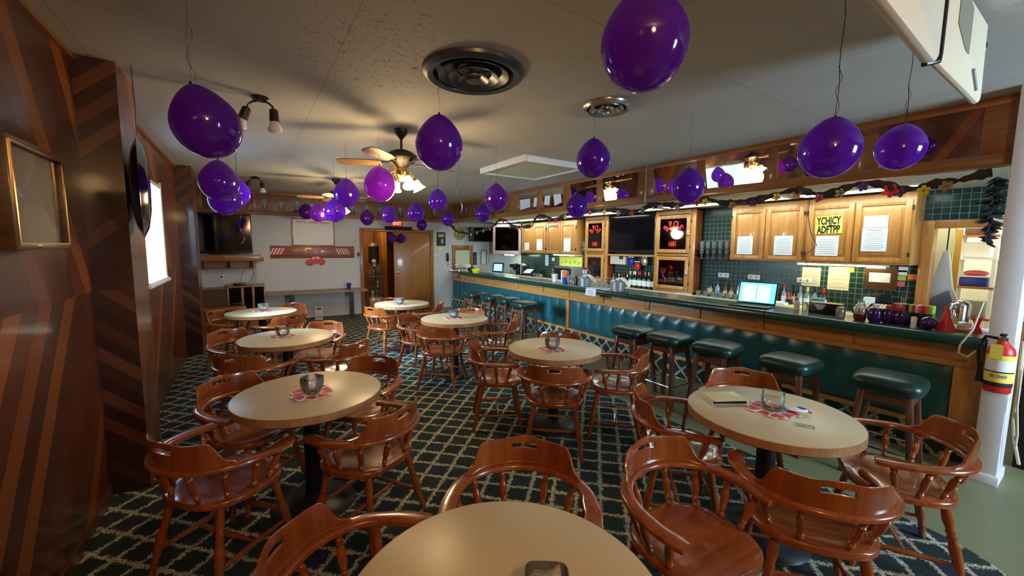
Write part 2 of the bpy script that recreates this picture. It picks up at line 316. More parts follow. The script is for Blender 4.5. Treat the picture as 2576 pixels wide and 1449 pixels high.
# ------------------------------------------------------------------ mesh builder
class MB:
    def __init__(s): s.v = []; s.f = []; s.mi = []; s.cur = 0
    def add(s, vs, fs):
        o = len(s.v); s.v += [tuple(v) for v in vs]; s.f += [tuple(i+o for i in f) for f in fs]; s.mi += [s.cur]*len(fs); return s
    def mat(s, i): s.cur = i; return s
    def box(s, x0, x1, y0, y1, z0, z1):
        v = [(x, y, z) for x in (x0, x1) for y in (y0, y1) for z in (z0, z1)]
        return s.add(v, [(0, 1, 3, 2), (4, 6, 7, 5), (0, 4, 5, 1), (2, 3, 7, 6), (0, 2, 6, 4), (1, 5, 7, 3)])
    def cbox(s, c, d, rz=0., M=None):
        hx, hy, hz = d[0]/2, d[1]/2, d[2]/2
        M = (Matrix.Translation(c) @ Matrix.Rotation(rz, 4, 'Z')) if M is None else M
        v = [M @ Vector((x, y, z)) for x in (-hx, hx) for y in (-hy, hy) for z in (-hz, hz)]
        return s.add(v, [(0, 1, 3, 2), (4, 6, 7, 5), (0, 4, 5, 1), (2, 3, 7, 6), (0, 2, 6, 4), (1, 5, 7, 3)])
    def lathe(s, prof, c=(0, 0, 0), seg=24, M=None, sq=None, caps=True):
        # prof: list of (r, z); sq: superellipse exponent per ring
        vs = []
        for i, (r, z) in enumerate(prof):
            for k in range(seg):
                a = 2*PI*k/seg; x, y = math.cos(a), math.sin(a)
                if sq and sq[i] != 2:
                    e = 2/sq[i]; x, y = math.copysign(abs(x)**e, x), math.copysign(abs(y)**e, y)
                p = Vector((r*x, r*y, z))
                p = (M @ p) if M is not None else p + Vector(c)
                vs.append(p)
        fs = []
        n = len(prof)
        for i in range(n-1):
            for k in range(seg):
                k2 = (k+1) % seg
                fs.append((i*seg+k, i*seg+k2, (i+1)*seg+k2, (i+1)*seg+k))
        if caps: fs.append(tuple(range(seg-1, -1, -1))); fs.append(tuple((n-1)*seg+k for k in range(seg)))
        return s.add(vs, fs)
    def turned(s, p0, p1, prof, seg=12):
        # prof: (t along, radius)
        p0, p1 = Vector(p0), Vector(p1); d = p1-p0; L = d.length
        q = d.to_track_quat('Z', 'Y').to_matrix().to_4x4(); q.translation = p0
        return s.lathe([(r, t*L) for t, r in prof], seg=seg, M=q)
    def tube(s, pts, r, seg=8, closed=False, flat=1.0):
        pts = [Vector(p) for p in pts]; n = len(pts); vs = []; fs = []
        prev = None
        for i, p in enumerate(pts):
            if closed: t = pts[(i+1) % n]-pts[i-1]
            else: t = pts[min(i+1, n-1)]-pts[max(i-1, 0)]
            t.normalize()
            up = Vector((0, 0, 1)) if prev is None else prev
            if abs(t.dot(up)) > .98: up = Vector((1, 0, 0)) if prev is None else prev
            a = t.cross(up); 
            if a.length < 1e-4: a = t.cross(Vector((0, 1, .1)))
            a.normalize(); b = a.cross(t).normalized(); prev = b
            rr = r[i] if isinstance(r, (list, tuple)) else r
            for k in range(seg):
                an = 2*PI*k/seg
                vs.append(p + a*math.cos(an)*rr + b*math.sin(an)*rr*flat)
        m = n if closed else n-1
        for i in range(m):
            j = (i+1) % n
            for k in range(seg):
                k2 = (k+1) % seg
                fs.append((i*seg+k, i*seg+k2, j*seg+k2, j*seg+k))
        if not closed: fs.append(tuple(range(seg-1, -1, -1))); fs.append(tuple((n-1)*seg+k for k in range(seg)))
        return s.add(vs, fs)
    def prism(s, poly, z0, z1, M=None):
        n = len(poly)
        v = [Vector((x, y, z0)) for x, y in poly] + [Vector((x, y, z1)) for x, y in poly]
        if M is not None: v = [M @ p for p in v]
        return s.add(v, [tuple(range(n-1, -1, -1)), tuple(range(n, 2*n))] + [(i, (i+1) % n, n+(i+1) % n, n+i) for i in range(n)])
    def ball(s, c, rx, ry=None, rz=None, seg=16, rings=10):
        ry = ry or rx; rz = rz or rx
        prof = [(max(1e-4, math.sin(PI*i/rings)), -math.cos(PI*i/rings)) for i in range(rings+1)]
        M = Matrix.Translation(c) @ Matrix.Diagonal((rx, ry, rz, 1))
        return s.lathe(prof, seg=seg, M=M)
    def build(s, name, mat, parent=None, smooth=False, bevel=0., loc=None, ang=40, seg=2):
        me = bpy.data.meshes.new(name); me.from_pydata([tuple(v) for v in s.v], [], s.f)
        mats = mat if isinstance(mat, (list, tuple)) else [mat]
        for m in mats: me.materials.append(m)
        for p, i in zip(me.polygons, s.mi): p.material_index = i
        bm = bmesh.new(); bm.from_mesh(me); bmesh.ops.recalc_face_normals(bm, faces=bm.faces)
        if bevel:
            ed = [e for e in bm.edges if len(e.link_faces) == 2 and e.calc_face_angle(0) > R(30)]
            bmesh.ops.bevel(bm, geom=ed, offset=bevel, segments=seg, profile=.5, affect='EDGES', clamp_overlap=True)
            smooth = True
        bm.to_mesh(me); bm.free()
        if smooth:
            for p in me.polygons: p.use_smooth = True
            try: me.set_sharp_from_angle(angle=R(ang))
            except Exception: pass
        o = bpy.data.objects.new(name, me); COL.objects.link(o)
        if parent: o.parent = parent
        if loc: o.location = loc
        return o
def tag(o, label=None, cat=None, group=None, kind=None):
    if label: o['label'] = label
    if cat: o['category'] = cat
    if group: o['group'] = group
    if kind: o['kind'] = kind
    return o
def thing(name, label, cat, loc=(0, 0, 0), rz=0., group=None):
    o = bpy.data.objects.new(name, None); COL.objects.link(o); o.location = loc; o.rotation_euler = (0, 0, rz)
    o.empty_display_size = .1
    return tag(o, label, cat, group)
CH = {}
def dup(root, loc=None, rz=None, label=None, group=None):
    r = root.copy(); COL.objects.link(r)
    if loc is not None: r.location = loc
    if rz is not None: r.rotation_euler = (0, 0, rz)
    if label: r['label'] = label
    if group: r['group'] = group
    kids = [o for o in list(COL.objects) if o.parent == root]
    for c in kids:
        d = c.copy(); COL.objects.link(d); d.parent = r
        for g in [o for o in list(COL.objects) if o.parent == c]:
            e = g.copy(); COL.objects.link(e); e.parent = d
    return r
def box(name, mat, x0, x1, y0, y1, z0, z1, parent=None, bevel=0., **k):
    return MB().box(x0, x1, y0, y1, z0, z1).build(name, mat, parent, bevel=bevel, **k)
def struct(o): o['kind'] = 'structure'; return o
def text(txt, mat, size, M, parent, name='lettering', extrude=.0006, bold=0., sx=1.):
    c = bpy.data.curves.new(name, 'FONT'); c.body = txt; c.size = size; c.align_x = 'CENTER'; c.align_y = 'CENTER'
    c.extrude = extrude; c.offset = bold; c.space_line = .85; c.resolution_u = 3
    t = bpy.data.objects.new('tmp', c); COL.objects.link(t)
    dg = bpy.context.evaluated_depsgraph_get(); me = bpy.data.meshes.new_from_object(t.evaluated_get(dg))
    bpy.data.objects.remove(t); bpy.data.curves.remove(c)
    me.name = name; me.materials.clear(); me.materials.append(mat)
    me.transform(M @ Matrix.Diagonal((sx, 1, 1, 1)))
    o = bpy.data.objects.new(name, me); COL.objects.link(o); o.parent = parent
    return o
def facing(axis, c):
    # text matrix: writing plane facing -X ('-x'), facing -Y ('-y') or up
    if axis == '-x': m = Matrix(((0, 0, -1), (-1, 0, 0), (0, 1, 0)))
    elif axis == '-y': m = Matrix(((1, 0, 0), (0, 0, -1), (0, 1, 0)))
    else: m = Matrix(((1, 0, 0), (0, 1, 0), (0, 0, 1)))
    m = m.to_4x4(); m.translation = c; return m

XL, XR, YF, YB, HC = -.817, 6.2, 10.057, -2.35, 2.751

# ================================================================== SETTING
struct(box('floor', vinyl_floor, XL-.2, XR, YB, YF+.12, -.10, 0))
poly = [(XL, 0), (2.74, 0)] + [(2.74+.58*math.sin(R(a)), .58-.58*math.cos(R(a))) for a in range(0, 91, 6)] + [(3.31, YF), (XL, YF)]
struct(MB().prism(poly, .0005, .006).build('floor', carpet_m))
struct(box('ceiling', ceil_m, XL-.2, XR+.2, YB, YF+.12, HC, HC+.12))
struct(box('ceiling', barceil_m, 4.63, XR, .50, YF, 2.30, 2.36))
# left wall with the window opening
WY0, WY1, WZ0, WZ1 = 5.08, 6.14, 1.25, 2.30
b = MB()
b.box(XL-.14, XL, YB, WY0, 0, HC).box(XL-.14, XL, WY1, YF, 0, HC).box(XL-.14, XL, WY0, WY1, 0, WZ0).box(XL-.14, XL, WY0, WY1, WZ1, HC)
struct(b.build('wall_left', wall_boards))
for y0, y1 in ((3.49, 3.95), (7.42, 7.95)):
    t = MB().box(XL, -.625, y0+.004, y1-.004, .0, HC)
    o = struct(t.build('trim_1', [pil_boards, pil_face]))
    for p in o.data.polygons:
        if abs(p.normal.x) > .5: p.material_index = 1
struct(box('trim_2', frame_wood, XL, XL+.02, YB, 3.49, HC-.035, HC-.001))
struct(box('trim_2', frame_wood, XL, XL+.02, 3.95, 7.42, HC-.035, HC-.001))
struct(box('baseboard_left', dark_wood, XL, XL+.012, YB, YF, .007, .075))
# window 1
win = thing('window_1', 'window in the boarded left wall with lowered slat blind', 'window'); win['kind'] = 'structure'
f = MB()
for a in ((XL-.13, XL+.012, WY0+.001, WY0+.02, WZ0, WZ1), (XL-.13, XL+.012, WY1-.02, WY1-.001, WZ0, WZ1), (XL-.13, XL+.012, WY0+.02, WY1-.02, WZ1-.02, WZ1-.001), (XL-.13, XL+.03, WY0+.02, WY1-.02, WZ0+.001, WZ0+.018), (XL+.001, XL+.012, WY1, WY1+.06, WZ0-.04, WZ1+.04), (XL+.001, XL+.04, WY0-.05, WY1+.06, WZ0-.03, WZ0)): f.box(*a)
f.build('window_frame', white, win, bevel=.003)
box('mullion', white, XL-.11, XL-.07, 5.59, 5.63, WZ0, WZ1, win)
box('pane', pane_m, XL-.092, XL-.088, WY0, WY1, WZ0, WZ1, win)
bl = thing('venetian_blind', 'white slat blind lowered over the window of the left wall', 'blind', (XL-.002, 5.61, 0))
box('head_rail', white, -.02, .02, -.52, .52, WZ1-.04, WZ1-.002, bl)
for half in (0, 1):
    m = MB()
    y0, y1 = (-.505, -.03) if half == 0 else (.03, .495)
    for i in range(27):
        z = WZ0+.02+i*.0365
        m.add([(-.013, y0, z+.009), (.013, y0, z-.007), (.013, y1, z-.007), (-.013, y1, z+.009)], [(0, 1, 2, 3)])
    m.build('slats', blind_m, bl)
MB().tube([(.02, .02, WZ1-.05), (.022, .02, 1.75)], .003).build('wand', white, bl)
# rear wall with two daylight windows, behind the camera
b = MB()
b.box(XL-.14, XR+.2, YB-.12, YB, 0, .95).box(XL-.14, XR+.2, YB-.12, YB, 2.35, HC)
b.box(XL-.14, 3.2, YB-.12, YB, .95, 2.35).box(4.6, XR+.2, YB-.12, YB, .95, 2.35)
struct(b.build('wall_back', rear_wall_m))
struct(box('window_2', pane_m, 3.2, 4.6, YB-.07, YB-.066, .95, 2.35))
# right wall (behind the back bar) with the storeroom doorway
b = MB()
b.box(XR, XR+.12, YB, .55, 0, HC).box(XR, XR+.12, 1.16, YF, 0, HC).box(XR, XR+.12, .55, 1.16, 1.90, HC)
o = struct(b.build('wall_right', [tile_m, wall_m]))
struct(box('wall_right', wall_m, XR-.006, XR, 9.0, YF, .9, 2.30))
f = MB()
f.box(XR-.03, XR+.13, 1.155, 1.25, 0, 1.975).box(XR-.03, XR+.13, .47, .555, 0, 1.975).box(XR-.03, XR+.13, .555, 1.155, 1.895, 1.975)
o = struct(f.build('door_1', oak_v, bevel=.004))
# far wall with doorway
DX0, DX1, DZ = 2.32, 4.02, 1.985
b = MB()
b.box(XL-.14, DX0, YF, YF+.12, 0, HC).box(DX1, XR+.12, YF, YF+.12, 0, HC).box(DX0, DX1, YF, YF+.12, DZ, HC)
struct(b.build('wall_far', wall_m))
d2 = thing('door_2', 'wide doorway in the far wall with brown leaf on its right', 'door', (0, 0, 0)); d2['kind'] = 'structure'
f = MB()
f.box(DX0-.08, DX0, YF-.02, YF+.13, 0, DZ+.08).box(DX1, DX1+.08, YF-.02, YF+.13, 0, DZ+.08).box(DX0, DX1, YF-.02, YF+.13, DZ, DZ+.08)
f.build('door_frame', frame_wood_v, d2, bevel=.004)
lf = box('door_leaf', door_wood, 3.06, DX1-.003, YF+.005, YF+.045, .02, DZ-.004, d2, bevel=.002)
MB().turned((3.14, YF+.005, .98), (3.14, YF-.06, .98), [(0, .028), (.12, .028), (.2, .012), (.55, .012), (.62, .026), (.85, .030), (1, .012)], 14).build('door_knob', brass, lf, smooth=True)
# hall behind the doorway
struct(box('floor', hall_carpet, 1.5, 4.6, YF+.12, 13.0, -.1, -.001))
struct(box('wall_hall', hall_wall, 1.5, 4.6, 12.95, 13.07, 0, HC)); struct(box('wall_hall', hall_wall, 4.5, 4.62, YF+.12, 13, 0, HC))
struct(box('wall_hall', hall_wall, 3.30, 3.38, 11.9, 13.0, 0, 2.499)); struct(box('wall_hall', hall_wall, 1.40, 1.52, YF+.12, 13, 0, HC))
struct(box('ceiling', ceil_m, 1.4, 4.7, YF+.12, 13.1, 2.5, 2.6))
struct(box('trim_3', oak_v, 3.28, 3.40, 11.86, 11.9, 0, 2.499))
lamp('hall_ceiling_lamp', 'POINT', (2.75, 11.7, 2.3), 30, (1, .62, .25), radius=.06)
# storeroom
struct(box('floor', vinyl_floor, XR, 9.2, -.6, 2.6, -.1, -.001)); struct(box('wall_store', cream_wall, 9.0, 9.1, -.6, 2.6, 0, HC))
struct(box('wall_store', cream_wall, XR+.12, 9.1, 2.5, 2.6, 0, HC)); struct(box('wall_store', cream_wall, XR+.12, 9.1, -.6, -.5, 0, HC))
struct(box('ceiling', barceil_m, XR+.12, 9.2, -.6, 2.6, 2.5, 2.6))
struct(MB().box(7.35, 7.43, 1.19, 2.5, 0, 2.5).box(7.35, 7.43, -.5, 1.19, 1.93, 2.5).build('wall_store', cream_wall))
lamp('storeroom_lamp', 'AREA', (8.1, .9, 2.45), 45, (.92, .96, 1), (0, 0, 0), .6, 1.2)
lamp('storeroom_front_lamp', 'AREA', (6.85, 1.2, 2.45), 10, (1, .97, .78), (0, 0, 0), .4, .8)

# soffit over the bar front and its continuation along the far wall
SX, SZ = 4.524, 2.264
MIR = [(.66, 1.25), (1.36, 2.02), (2.11, 2.80), (2.90, 3.51), (3.77, 4.44), (4.56, 5.16)]
CERT = [(5.34, 5.98), (6.08, 6.74)]
CASE = [(7.0, 8.1), (8.25, 9.82)]
zs0, zs1 = 2.352, 2.690
b = MB()
b.box(SX, SX+.11, .50, YF-.1, SZ, zs0).box(SX, SX+.11, .50, YF-.1, zs1, HC)
ys = [.50]
for a, c in MIR+CERT+CASE: ys += [a, c]
ys.append(YF-.1)
for i in range(0, len(ys), 2): b.box(SX, SX+.11, ys[i], ys[i+1], zs0, zs1)
b.box(SX+.05, SX+.11, .5, YF-.1, zs0, zs1)
struct(b.build('trim_4', frame_wood, bevel=.003))
b = MB(); FY = YF-.11
FC = [(-.70, .12), (.18, 1.55), (1.62, 3.0), (3.07, 4.42)]
b.box(XL, SX+.11, FY, YF, SZ, zs0-.01).box(XL, SX+.11, FY, YF, zs1, HC).box(XL, SX, FY+.06, YF, zs0-.01, zs1)
xs = [XL]
for a, c in FC: xs += [a, c]
xs.append(SX)
for i in range(0, len(xs), 2): b.box(xs[i], xs[i+1], FY, FY+.06, zs0-.01, zs1)
struct(b.build('trim_5', frame_wood, bevel=.003))
struct(box('trim_6', chrome, SX-.006, SX+.002, 3.62, 3.64, SZ, HC-.002))
places = ['rightmost, next to the white post', 'second from the white post', 'third from the white post, showing the bright blind', 'fourth from the white post, left of the steel joint strip... ']
MLAB = ['mirror pane at the post end of the soffit, the longest one', 'mirror pane of the soffit, second from the white post', 'mirror pane of the soffit that reflects the bright blind',
        'mirror pane of the soffit, just right of the steel joint strip', 'mirror pane of the soffit, just left of the steel joint strip', 'mirror pane of the soffit beside the framed certificates']
for (a, c), l in zip(MIR, MLAB):
    t = thing('soffit_mirror', l, 'mirror', (SX+.047, (a+c)/2, (zs0+zs1)/2), group='mirror panes along the bar soffit')
    h = (c-a)/2-.001; z = (zs1-zs0)/2-.001
    box('mirror_pane', mirror, -.006, 0, -h, h, -z, z, t); t.location.x = SX+.024; t.rotation_euler = (0, R(-7.5), 0)
k = 0
for (a, c) in CERT:
    t = thing('soffit_mirror', 'mirror pane of the soffit behind the tilted certificates, %s' % ('nearer the post' if k == 0 else 'farther from the post'), 'mirror', (SX+.047, (a+c)/2, (zs0+zs1)/2), group='mirror panes along the bar soffit')
    h = (c-a)/2-.001; z = (zs1-zs0)/2-.001
    box('mirror_pane', mirror, -.006, 0, -h, h, -z, z, t); t.location.x = SX+.034; t.rotation_euler = (0, R(-4), 0)
    k += 1
CL = ['white certificate leaning in the soffit, its thin wooden edge to the right', 'white certificate in the soffit pane nearer the bar mirrors, tilted left', 'white certificate in the soffit pane nearer the bar mirrors, tilted right', 'narrow white certificate in the far soffit pane beside the photo case']
for i, (yc, wd, hh, rot) in enumerate([(6.50, .36, .27, -6), (5.80, .18, .24, 8), (5.52, .22, .26, -14), (6.16, .12, .25, 6)]):
    t = thing('framed_certificate', CL[i], 'certificate', (SX+.030, yc, 2.515), group='certificates in the soffit')
    t.rotation_euler = (R(rot), 0, 0)
    box('frame', dark_wood, -.004, .004, -wd/2, wd/2, -hh/2, hh/2, t)
    box('sheet', paper, -.0055, -.004, -wd/2+.012, wd/2-.012, -hh/2+.012, hh/2-.012, t)
# portrait photographs in the far soffit and in the far end of the bar soffit
def portrait(M, kind):
    t = bpy.data.objects.new('portrait_photo', None); COL.objects.link(t); t.matrix_world = M
    box('print', photo_m, -.085, .085, 0, .004, -.155, .155, t)
    m = MB().prism([(-.062, -.150), (.062, -.150), (.055, -.07), (.02, -.035), (-.02, -.035), (-.055, -.07)], 0, .002, M=Matrix.Rotation(R(90), 4, 'X'))
    m.build('suit', photo_dark, t)
    m = MB().prism([(-.016, -.045), (.016, -.045), (0, -.135)], .0022, .003, M=Matrix.Rotation(R(90), 4, 'X')); m.build('shirt', photo_shirt, t)
    m = MB().prism([(.034*math.cos(a*PI/8), .02+.052*math.sin(a*PI/8)) for a in range(16)], .0022, .0034, M=Matrix.Rotation(R(90), 4, 'X')); m.build('face', photo_skin, t)
    m = MB().prism([(.036*math.cos(a*PI/8), .045+.038*math.sin(a*PI/8)) for a in range(0, 9)], .0036, .0045, M=Matrix.Rotation(R(90), 4, 'X')); m.build('hair', [photo_dark, photo_shirt, photo_m][kind % 3], t)
    return t
n = 0
px = [(-.42, 0), (.34, 1), (.64, 2), (.95, 1), (1.24, 2), (1.78, 1), (2.08, 0), (2.40, 1), (2.72, 2), (3.22, 1), (3.52, 1), (3.82, 0), (4.12, 1)]
for x, kd in px:
    t = portrait(Matrix.Translation((x, FY+.052, 2.515)), kd)
    nm = ['leftmost', 'second from the left', 'third from the left', 'fourth from the left', 'fifth from the left', 'sixth from the left', 'seventh from the left', 'eighth from the left', 'ninth from the left', 'tenth from the left', 'eleventh from the left', 'twelfth from the left', 'last before the corner'][n]
    tag(t, 'faded bust portrait photo over the far wall, ' + nm, 'photo', 'portrait photos in the high cases'); n += 1
for i, y in enumerate((9.45, 9.05, 8.62, 7.82, 7.4)):
    M = Matrix.Translation((SX+.045, y, 2.515)) @ Matrix.Rotation(R(-90), 4, 'Z')
    t = portrait(M, i)
    tag(t, 'bust portrait photo above the bar counter, ' + ['first from the far corner', 'second from the far corner', 'third from the far corner', 'fourth from the far corner', 'fifth from the far corner'][i], 'photo', 'portrait photos in the high cases')
for i, (a, c) in enumerate(FC):
    struct(box('trim_7', picglass_m, a+.001, c-.001, FY+.012, FY+.014, zs0-.009, zs1-.001))
for i, (a, c) in enumerate(CASE):
    struct(box('trim_7', picglass_m, SX+.010, SX+.012, a+.001, c-.001, zs0+.001, zs1-.001))

# white post at the end of the bar
b = MB(); b.box(4.33, 4.60, .362, .482, 0, HC).box(4.318, 4.61, .35, .494, 0, .07)
o = struct(b.build('wall_post', post_m, bevel=.004))
struct(box('trim_8', chrome, 4.50, 4.53, .484, .50, 1.3, 2.26))

# ================================================================== BAR
CX, CZ = 4.329, 1.031      # counter front edge and top
BX, B0, B1 = 4.579, .50, 9.93
bar = thing('bar', 'long bar front padded in green vinyl under an oak band', 'bar', (BX, 5.2, 0))
def bb(name, m, *a, **k):
    o = MB().box(*a).build(name, m, **k); o.parent = bar; o.location = (-BX, -5.2, 0); return o
bb('carcass', dark_wood, BX+.03, BX+.22, B0, B1, 0, CZ-.075)
bb('kick_panel', carpet_wall_m, BX, BX+.03, B0+.01, B1, .0, .232)
bb('lower_trim', oak, BX-.018, BX+.03, B0, B1, .232, .27, bevel=.003)
# oak band with recessed panels
m = MB(); m.box(BX+.012, BX+.03, B0, B1, .755, CZ-.075)
m.box(BX-.008, BX+.012, B0, B1, .755, .80).box(BX-.008, BX+.012, B0, B1, CZ-.115, CZ-.075)
posts = [.56, 1.33, 2.10, 2.82, 3.57, 4.42, 5.22, 5.95, 6.78, 7.74, 8.7, 9.6]
for y in posts: m.box(BX-.008, BX+.012, y-.035, y+.035, .80, CZ-.115)
o = m.build('oak_band', oak, bar, bevel=.003); o.location = (-BX, -5.2, 0)
for y in (.56, 5.22): bb('upright', oak_v, BX-.018, BX+.03, y-.05 if y > 1 else .50, y+.02 if y > 1 else .66, .27, .755, bevel=.003)
bb('end_panel', oak_v, BX-.01, BX+.40, .485, .50, .0, CZ-.075)
# padded channels
def pads(y0, y1, n):
    m = MB(); w_ = (y1-y0)/n
    for i in range(n):
        a = y0+i*w_
        K = 8; J = 10; vs = []; fs = []
        for j in range(J+1):
            z = .27+(.755-.27)*j/J
            ez = min(1, math.sin(PI*min(max(j/J, .0), 1))*2.6)
            for k in range(K+1):
                t = k/K; bul = .026*(max(0, math.sin(PI*t))**.55)*ez
                vs.append((BX+.018-bul, a+w_*t, z))
        for j in range(J):
            for k in range(K): fs.append((j*(K+1)+k, j*(K+1)+k+1, (j+1)*(K+1)+k+1, (j+1)*(K+1)+k))
        m.add(vs, fs)
    o = m.build('padding', vinyl, bar, smooth=True, ang=75); o.location = (-BX, -5.2, 0)
pads(.66, 5.17, 19); pads(5.24, B1, 19)
# counter: tiled top, bullnose edge
ct = thing('bar_counter', 'long green tiled bar counter with dark glossy rounded edge', 'counter', (CX, 5, 0))
o = box('tile_top', ctile_m, CX+.03, 4.83, B0-.01, 9.0, CZ-.07, CZ); o.parent = ct; o.location = (-CX, -5, 0)
prof = [(0, 0), (.035, 0), (.035, .072), (.02, .076), (.006, .068), (-.004, .05), (-.006, .03), (-.004, .012)]
def along_y(prof, y0, y1, X, Z):
    M = Matrix(((1, 0, 0, X), (0, 0, 1, 0), (0, 1, 0, Z), (0, 0, 0, 1)))
    return MB().prism(prof, y0, y1, M=M)
for i, (a, c) in enumerate(((B0-.01, 1.948), (1.955, 3.695), (3.702, 9.0))):
    o = along_y(prof, a, c, CX, CZ-.073).build('bullnose_edge', edge_green, ct, smooth=True, ang=50); o.location = (-CX, -5, 0)
wt = thing('bar_worktop', 'beige laminate work surface on the barkeeper side of the counter', 'worktop', (4.95, 5, 0))
o = box('top', work_lam, 4.835, 5.10, B0+.1, 9.4, CZ-.05, CZ-.012, wt, bevel=.003); o.location = (-4.95, -5, 0)
o = box('apron', oak, 4.84, 5.08, B0+.1, 9.4, .0, CZ-.05, wt); o.location = (-4.95, -5, 0)

# back bar
bk = thing('back_bar', 'low oak cabinet run under the green tiles behind the bar', 'cabinet', (5.6, 5.6, 0))
def kb(name, m, *a, **k):
    par = k.pop('par', None)
    o = MB().box(*a).build(name, m, **k); o.parent = bk; o.location = (-5.6, -5.6, 0)
    return o
kb('carcass', oak, 5.62, XR-.01, 1.30, 9.95, .02, .865)
kb('worktop', work_lam, 5.59, XR-.008, 1.28, 9.95, .865, .905, bevel=.003)
kb('front_lip', oak, 5.575, 5.59, 1.28, 9.95, .85, .925, bevel=.002)
for i in range(12):
    y = 1.35+i*.71
    d = kb('drawer', oak, 5.605, 5.62, y, y+.66, .66, .84, bevel=.004)
    o = MB().ball((5.59, y+.33, .75), .014).build('knob', brass, d, smooth=True)

def wc(par, o):
    """child whose mesh is in world coordinates, under an unrotated thing"""
    root = par
    while root.parent: root = root.parent
    o.parent = par
    o.location = (-root.location) if par == root else (0, 0, 0)
    return o
def wbox(par, name, mat, *a, **k):
    return wc(par, MB().box(*a).build(name, mat, **k))
CF = 5.87   # face of the wall cabinets
def raised_door(par, y0, y1, z0, z1, X, mat, t=.02, hinge=None):
    m = MB(); w_ = .052
    m.box(X-t, X, y0, y0+w_, z0, z1).box(X-t, X, y1-w_, y1, z0, z1).box(X-t, X, y0+w_, y1-w_, z0, z0+w_).box(X-t, X, y0+w_, y1-w_, z1-w_, z1)
    m.box(X-t*.35, X, y0+w_, y1-w_, z0+w_, z1-w_)
    m.box(X-t*.8, X-t*.3, y0+w_+.03, y1-w_-.03, z0+w_+.03, z1-w_-.03)
    d = wc(par, m.build('door', mat, bevel=.004))
    if hinge is not None:
        hy = y0-.012 if hinge < 0 else y1+.002
        for z in (z0+.07, z1-.11): wc(d, MB().box(X-t-.003, X-.002, hy, hy+.012, z, z+.045).build('hinge', bronze))
    return d
def wall_cab(label, y0, y1, z0, z1, doors, grp=None):
    t = thing('wall_cabinet', label, 'cabinet', (XR, (y0+y1)/2, z0), group=grp)
    wbox(t, 'carcass', oak_v, CF, XR-.001, y0, y1, z0, z1, bevel=.003)
    m = len(doors)
    for i, (a, c) in enumerate(doors): raised_door(t, a, c, z0+.02, z1-.075, CF, oak_v, hinge=(1 if i % 2 else -1))
    return t
wall_cab('double oak wall cabinet with the yellow letter sign, nearest the storeroom door', 1.25, 2.235, 1.495, 2.27, [(1.275, 1.745), (1.76, 2.21)])
wall_cab('double oak wall cabinet beside the open glass shelves, two white sheets on its doors', 2.24, 3.17, 1.495, 2.27, [(2.26, 2.70), (2.715, 3.15)])
wall_cab('double oak wall cabinet left of the narrow glass tower, one tall white sheet on it', 6.45, 7.48, 1.50, 2.24, [(6.47, 6.96), (6.975, 7.46)])
wall_cab('double oak wall cabinet beside the pale corner cabinet, two small sheets on it', 7.485, 8.50, 1.50, 2.24, [(7.505, 7.985), (8.0, 8.48)])
# pale corner cabinet set diagonally with a glass front
t = thing('corner_cabinet', 'pale framed corner cabinet with a dark glass front above the coffee maker', 'cabinet', (5.68, 8.91, 1.45), R(116))
# local x runs along the front, local -y... front faces local +y
Lc, Hcab = .86, .78
m = MB(); fw = .07
m.box(-Lc/2, -Lc/2+fw, 0, .03, 0, Hcab).box(Lc/2-fw, Lc/2, 0, .03, 0, Hcab).box(-Lc/2+fw, Lc/2-fw, 0, .03, 0, fw+.03).box(-Lc/2+fw, Lc/2-fw, 0, .03, Hcab-fw, Hcab)
m.build('front_frame', pr('pale_pink_frame', (.50, .38, .36), .4), t, bevel=.004)
box('back', dark_wood, -Lc/2+.01, Lc/2-.01, -.28, -.26, 0, Hcab, t); box('base', dark_wood, -Lc/2+.01, Lc/2-.01, -.26, 0, 0, .02, t); box('top', dark_wood, -Lc/2+.01, Lc/2-.01, -.26, 0, Hcab-.02, Hcab, t)
MB().box(-Lc/2+.01, -Lc/2+.03, -.26, 0, .02, Hcab-.02).box(Lc/2-.03, Lc/2-.01, -.26, 0, .02, Hcab-.02).build('sides', frame_wood_v, t)
box('glass', dglass_m, -Lc/2+fw, Lc/2-fw, .012, .015, fw+.03, Hcab-fw, t)
# plush toy inside
t2 = thing('plush_toy', 'grey and white plush cow lying inside the pale corner cabinet', 'toy', (5.82, 8.99, 1.473), R(116))
MB().ball((0, 0, .10), .15, .075, .10).build('body', grey_pl, t2, smooth=True)
MB().ball((.15, .02, .16), .075, .065, .07).build('head', white, t2, smooth=True)
for sx in (-1, 1): MB().ball((.15, .02+.06*sx, .22), .02, .03, .03).build('ear', black, t2, smooth=True)
MB().ball((-.05, -.03, .15), .07, .06, .05).build('patch', black, t2, smooth=True)

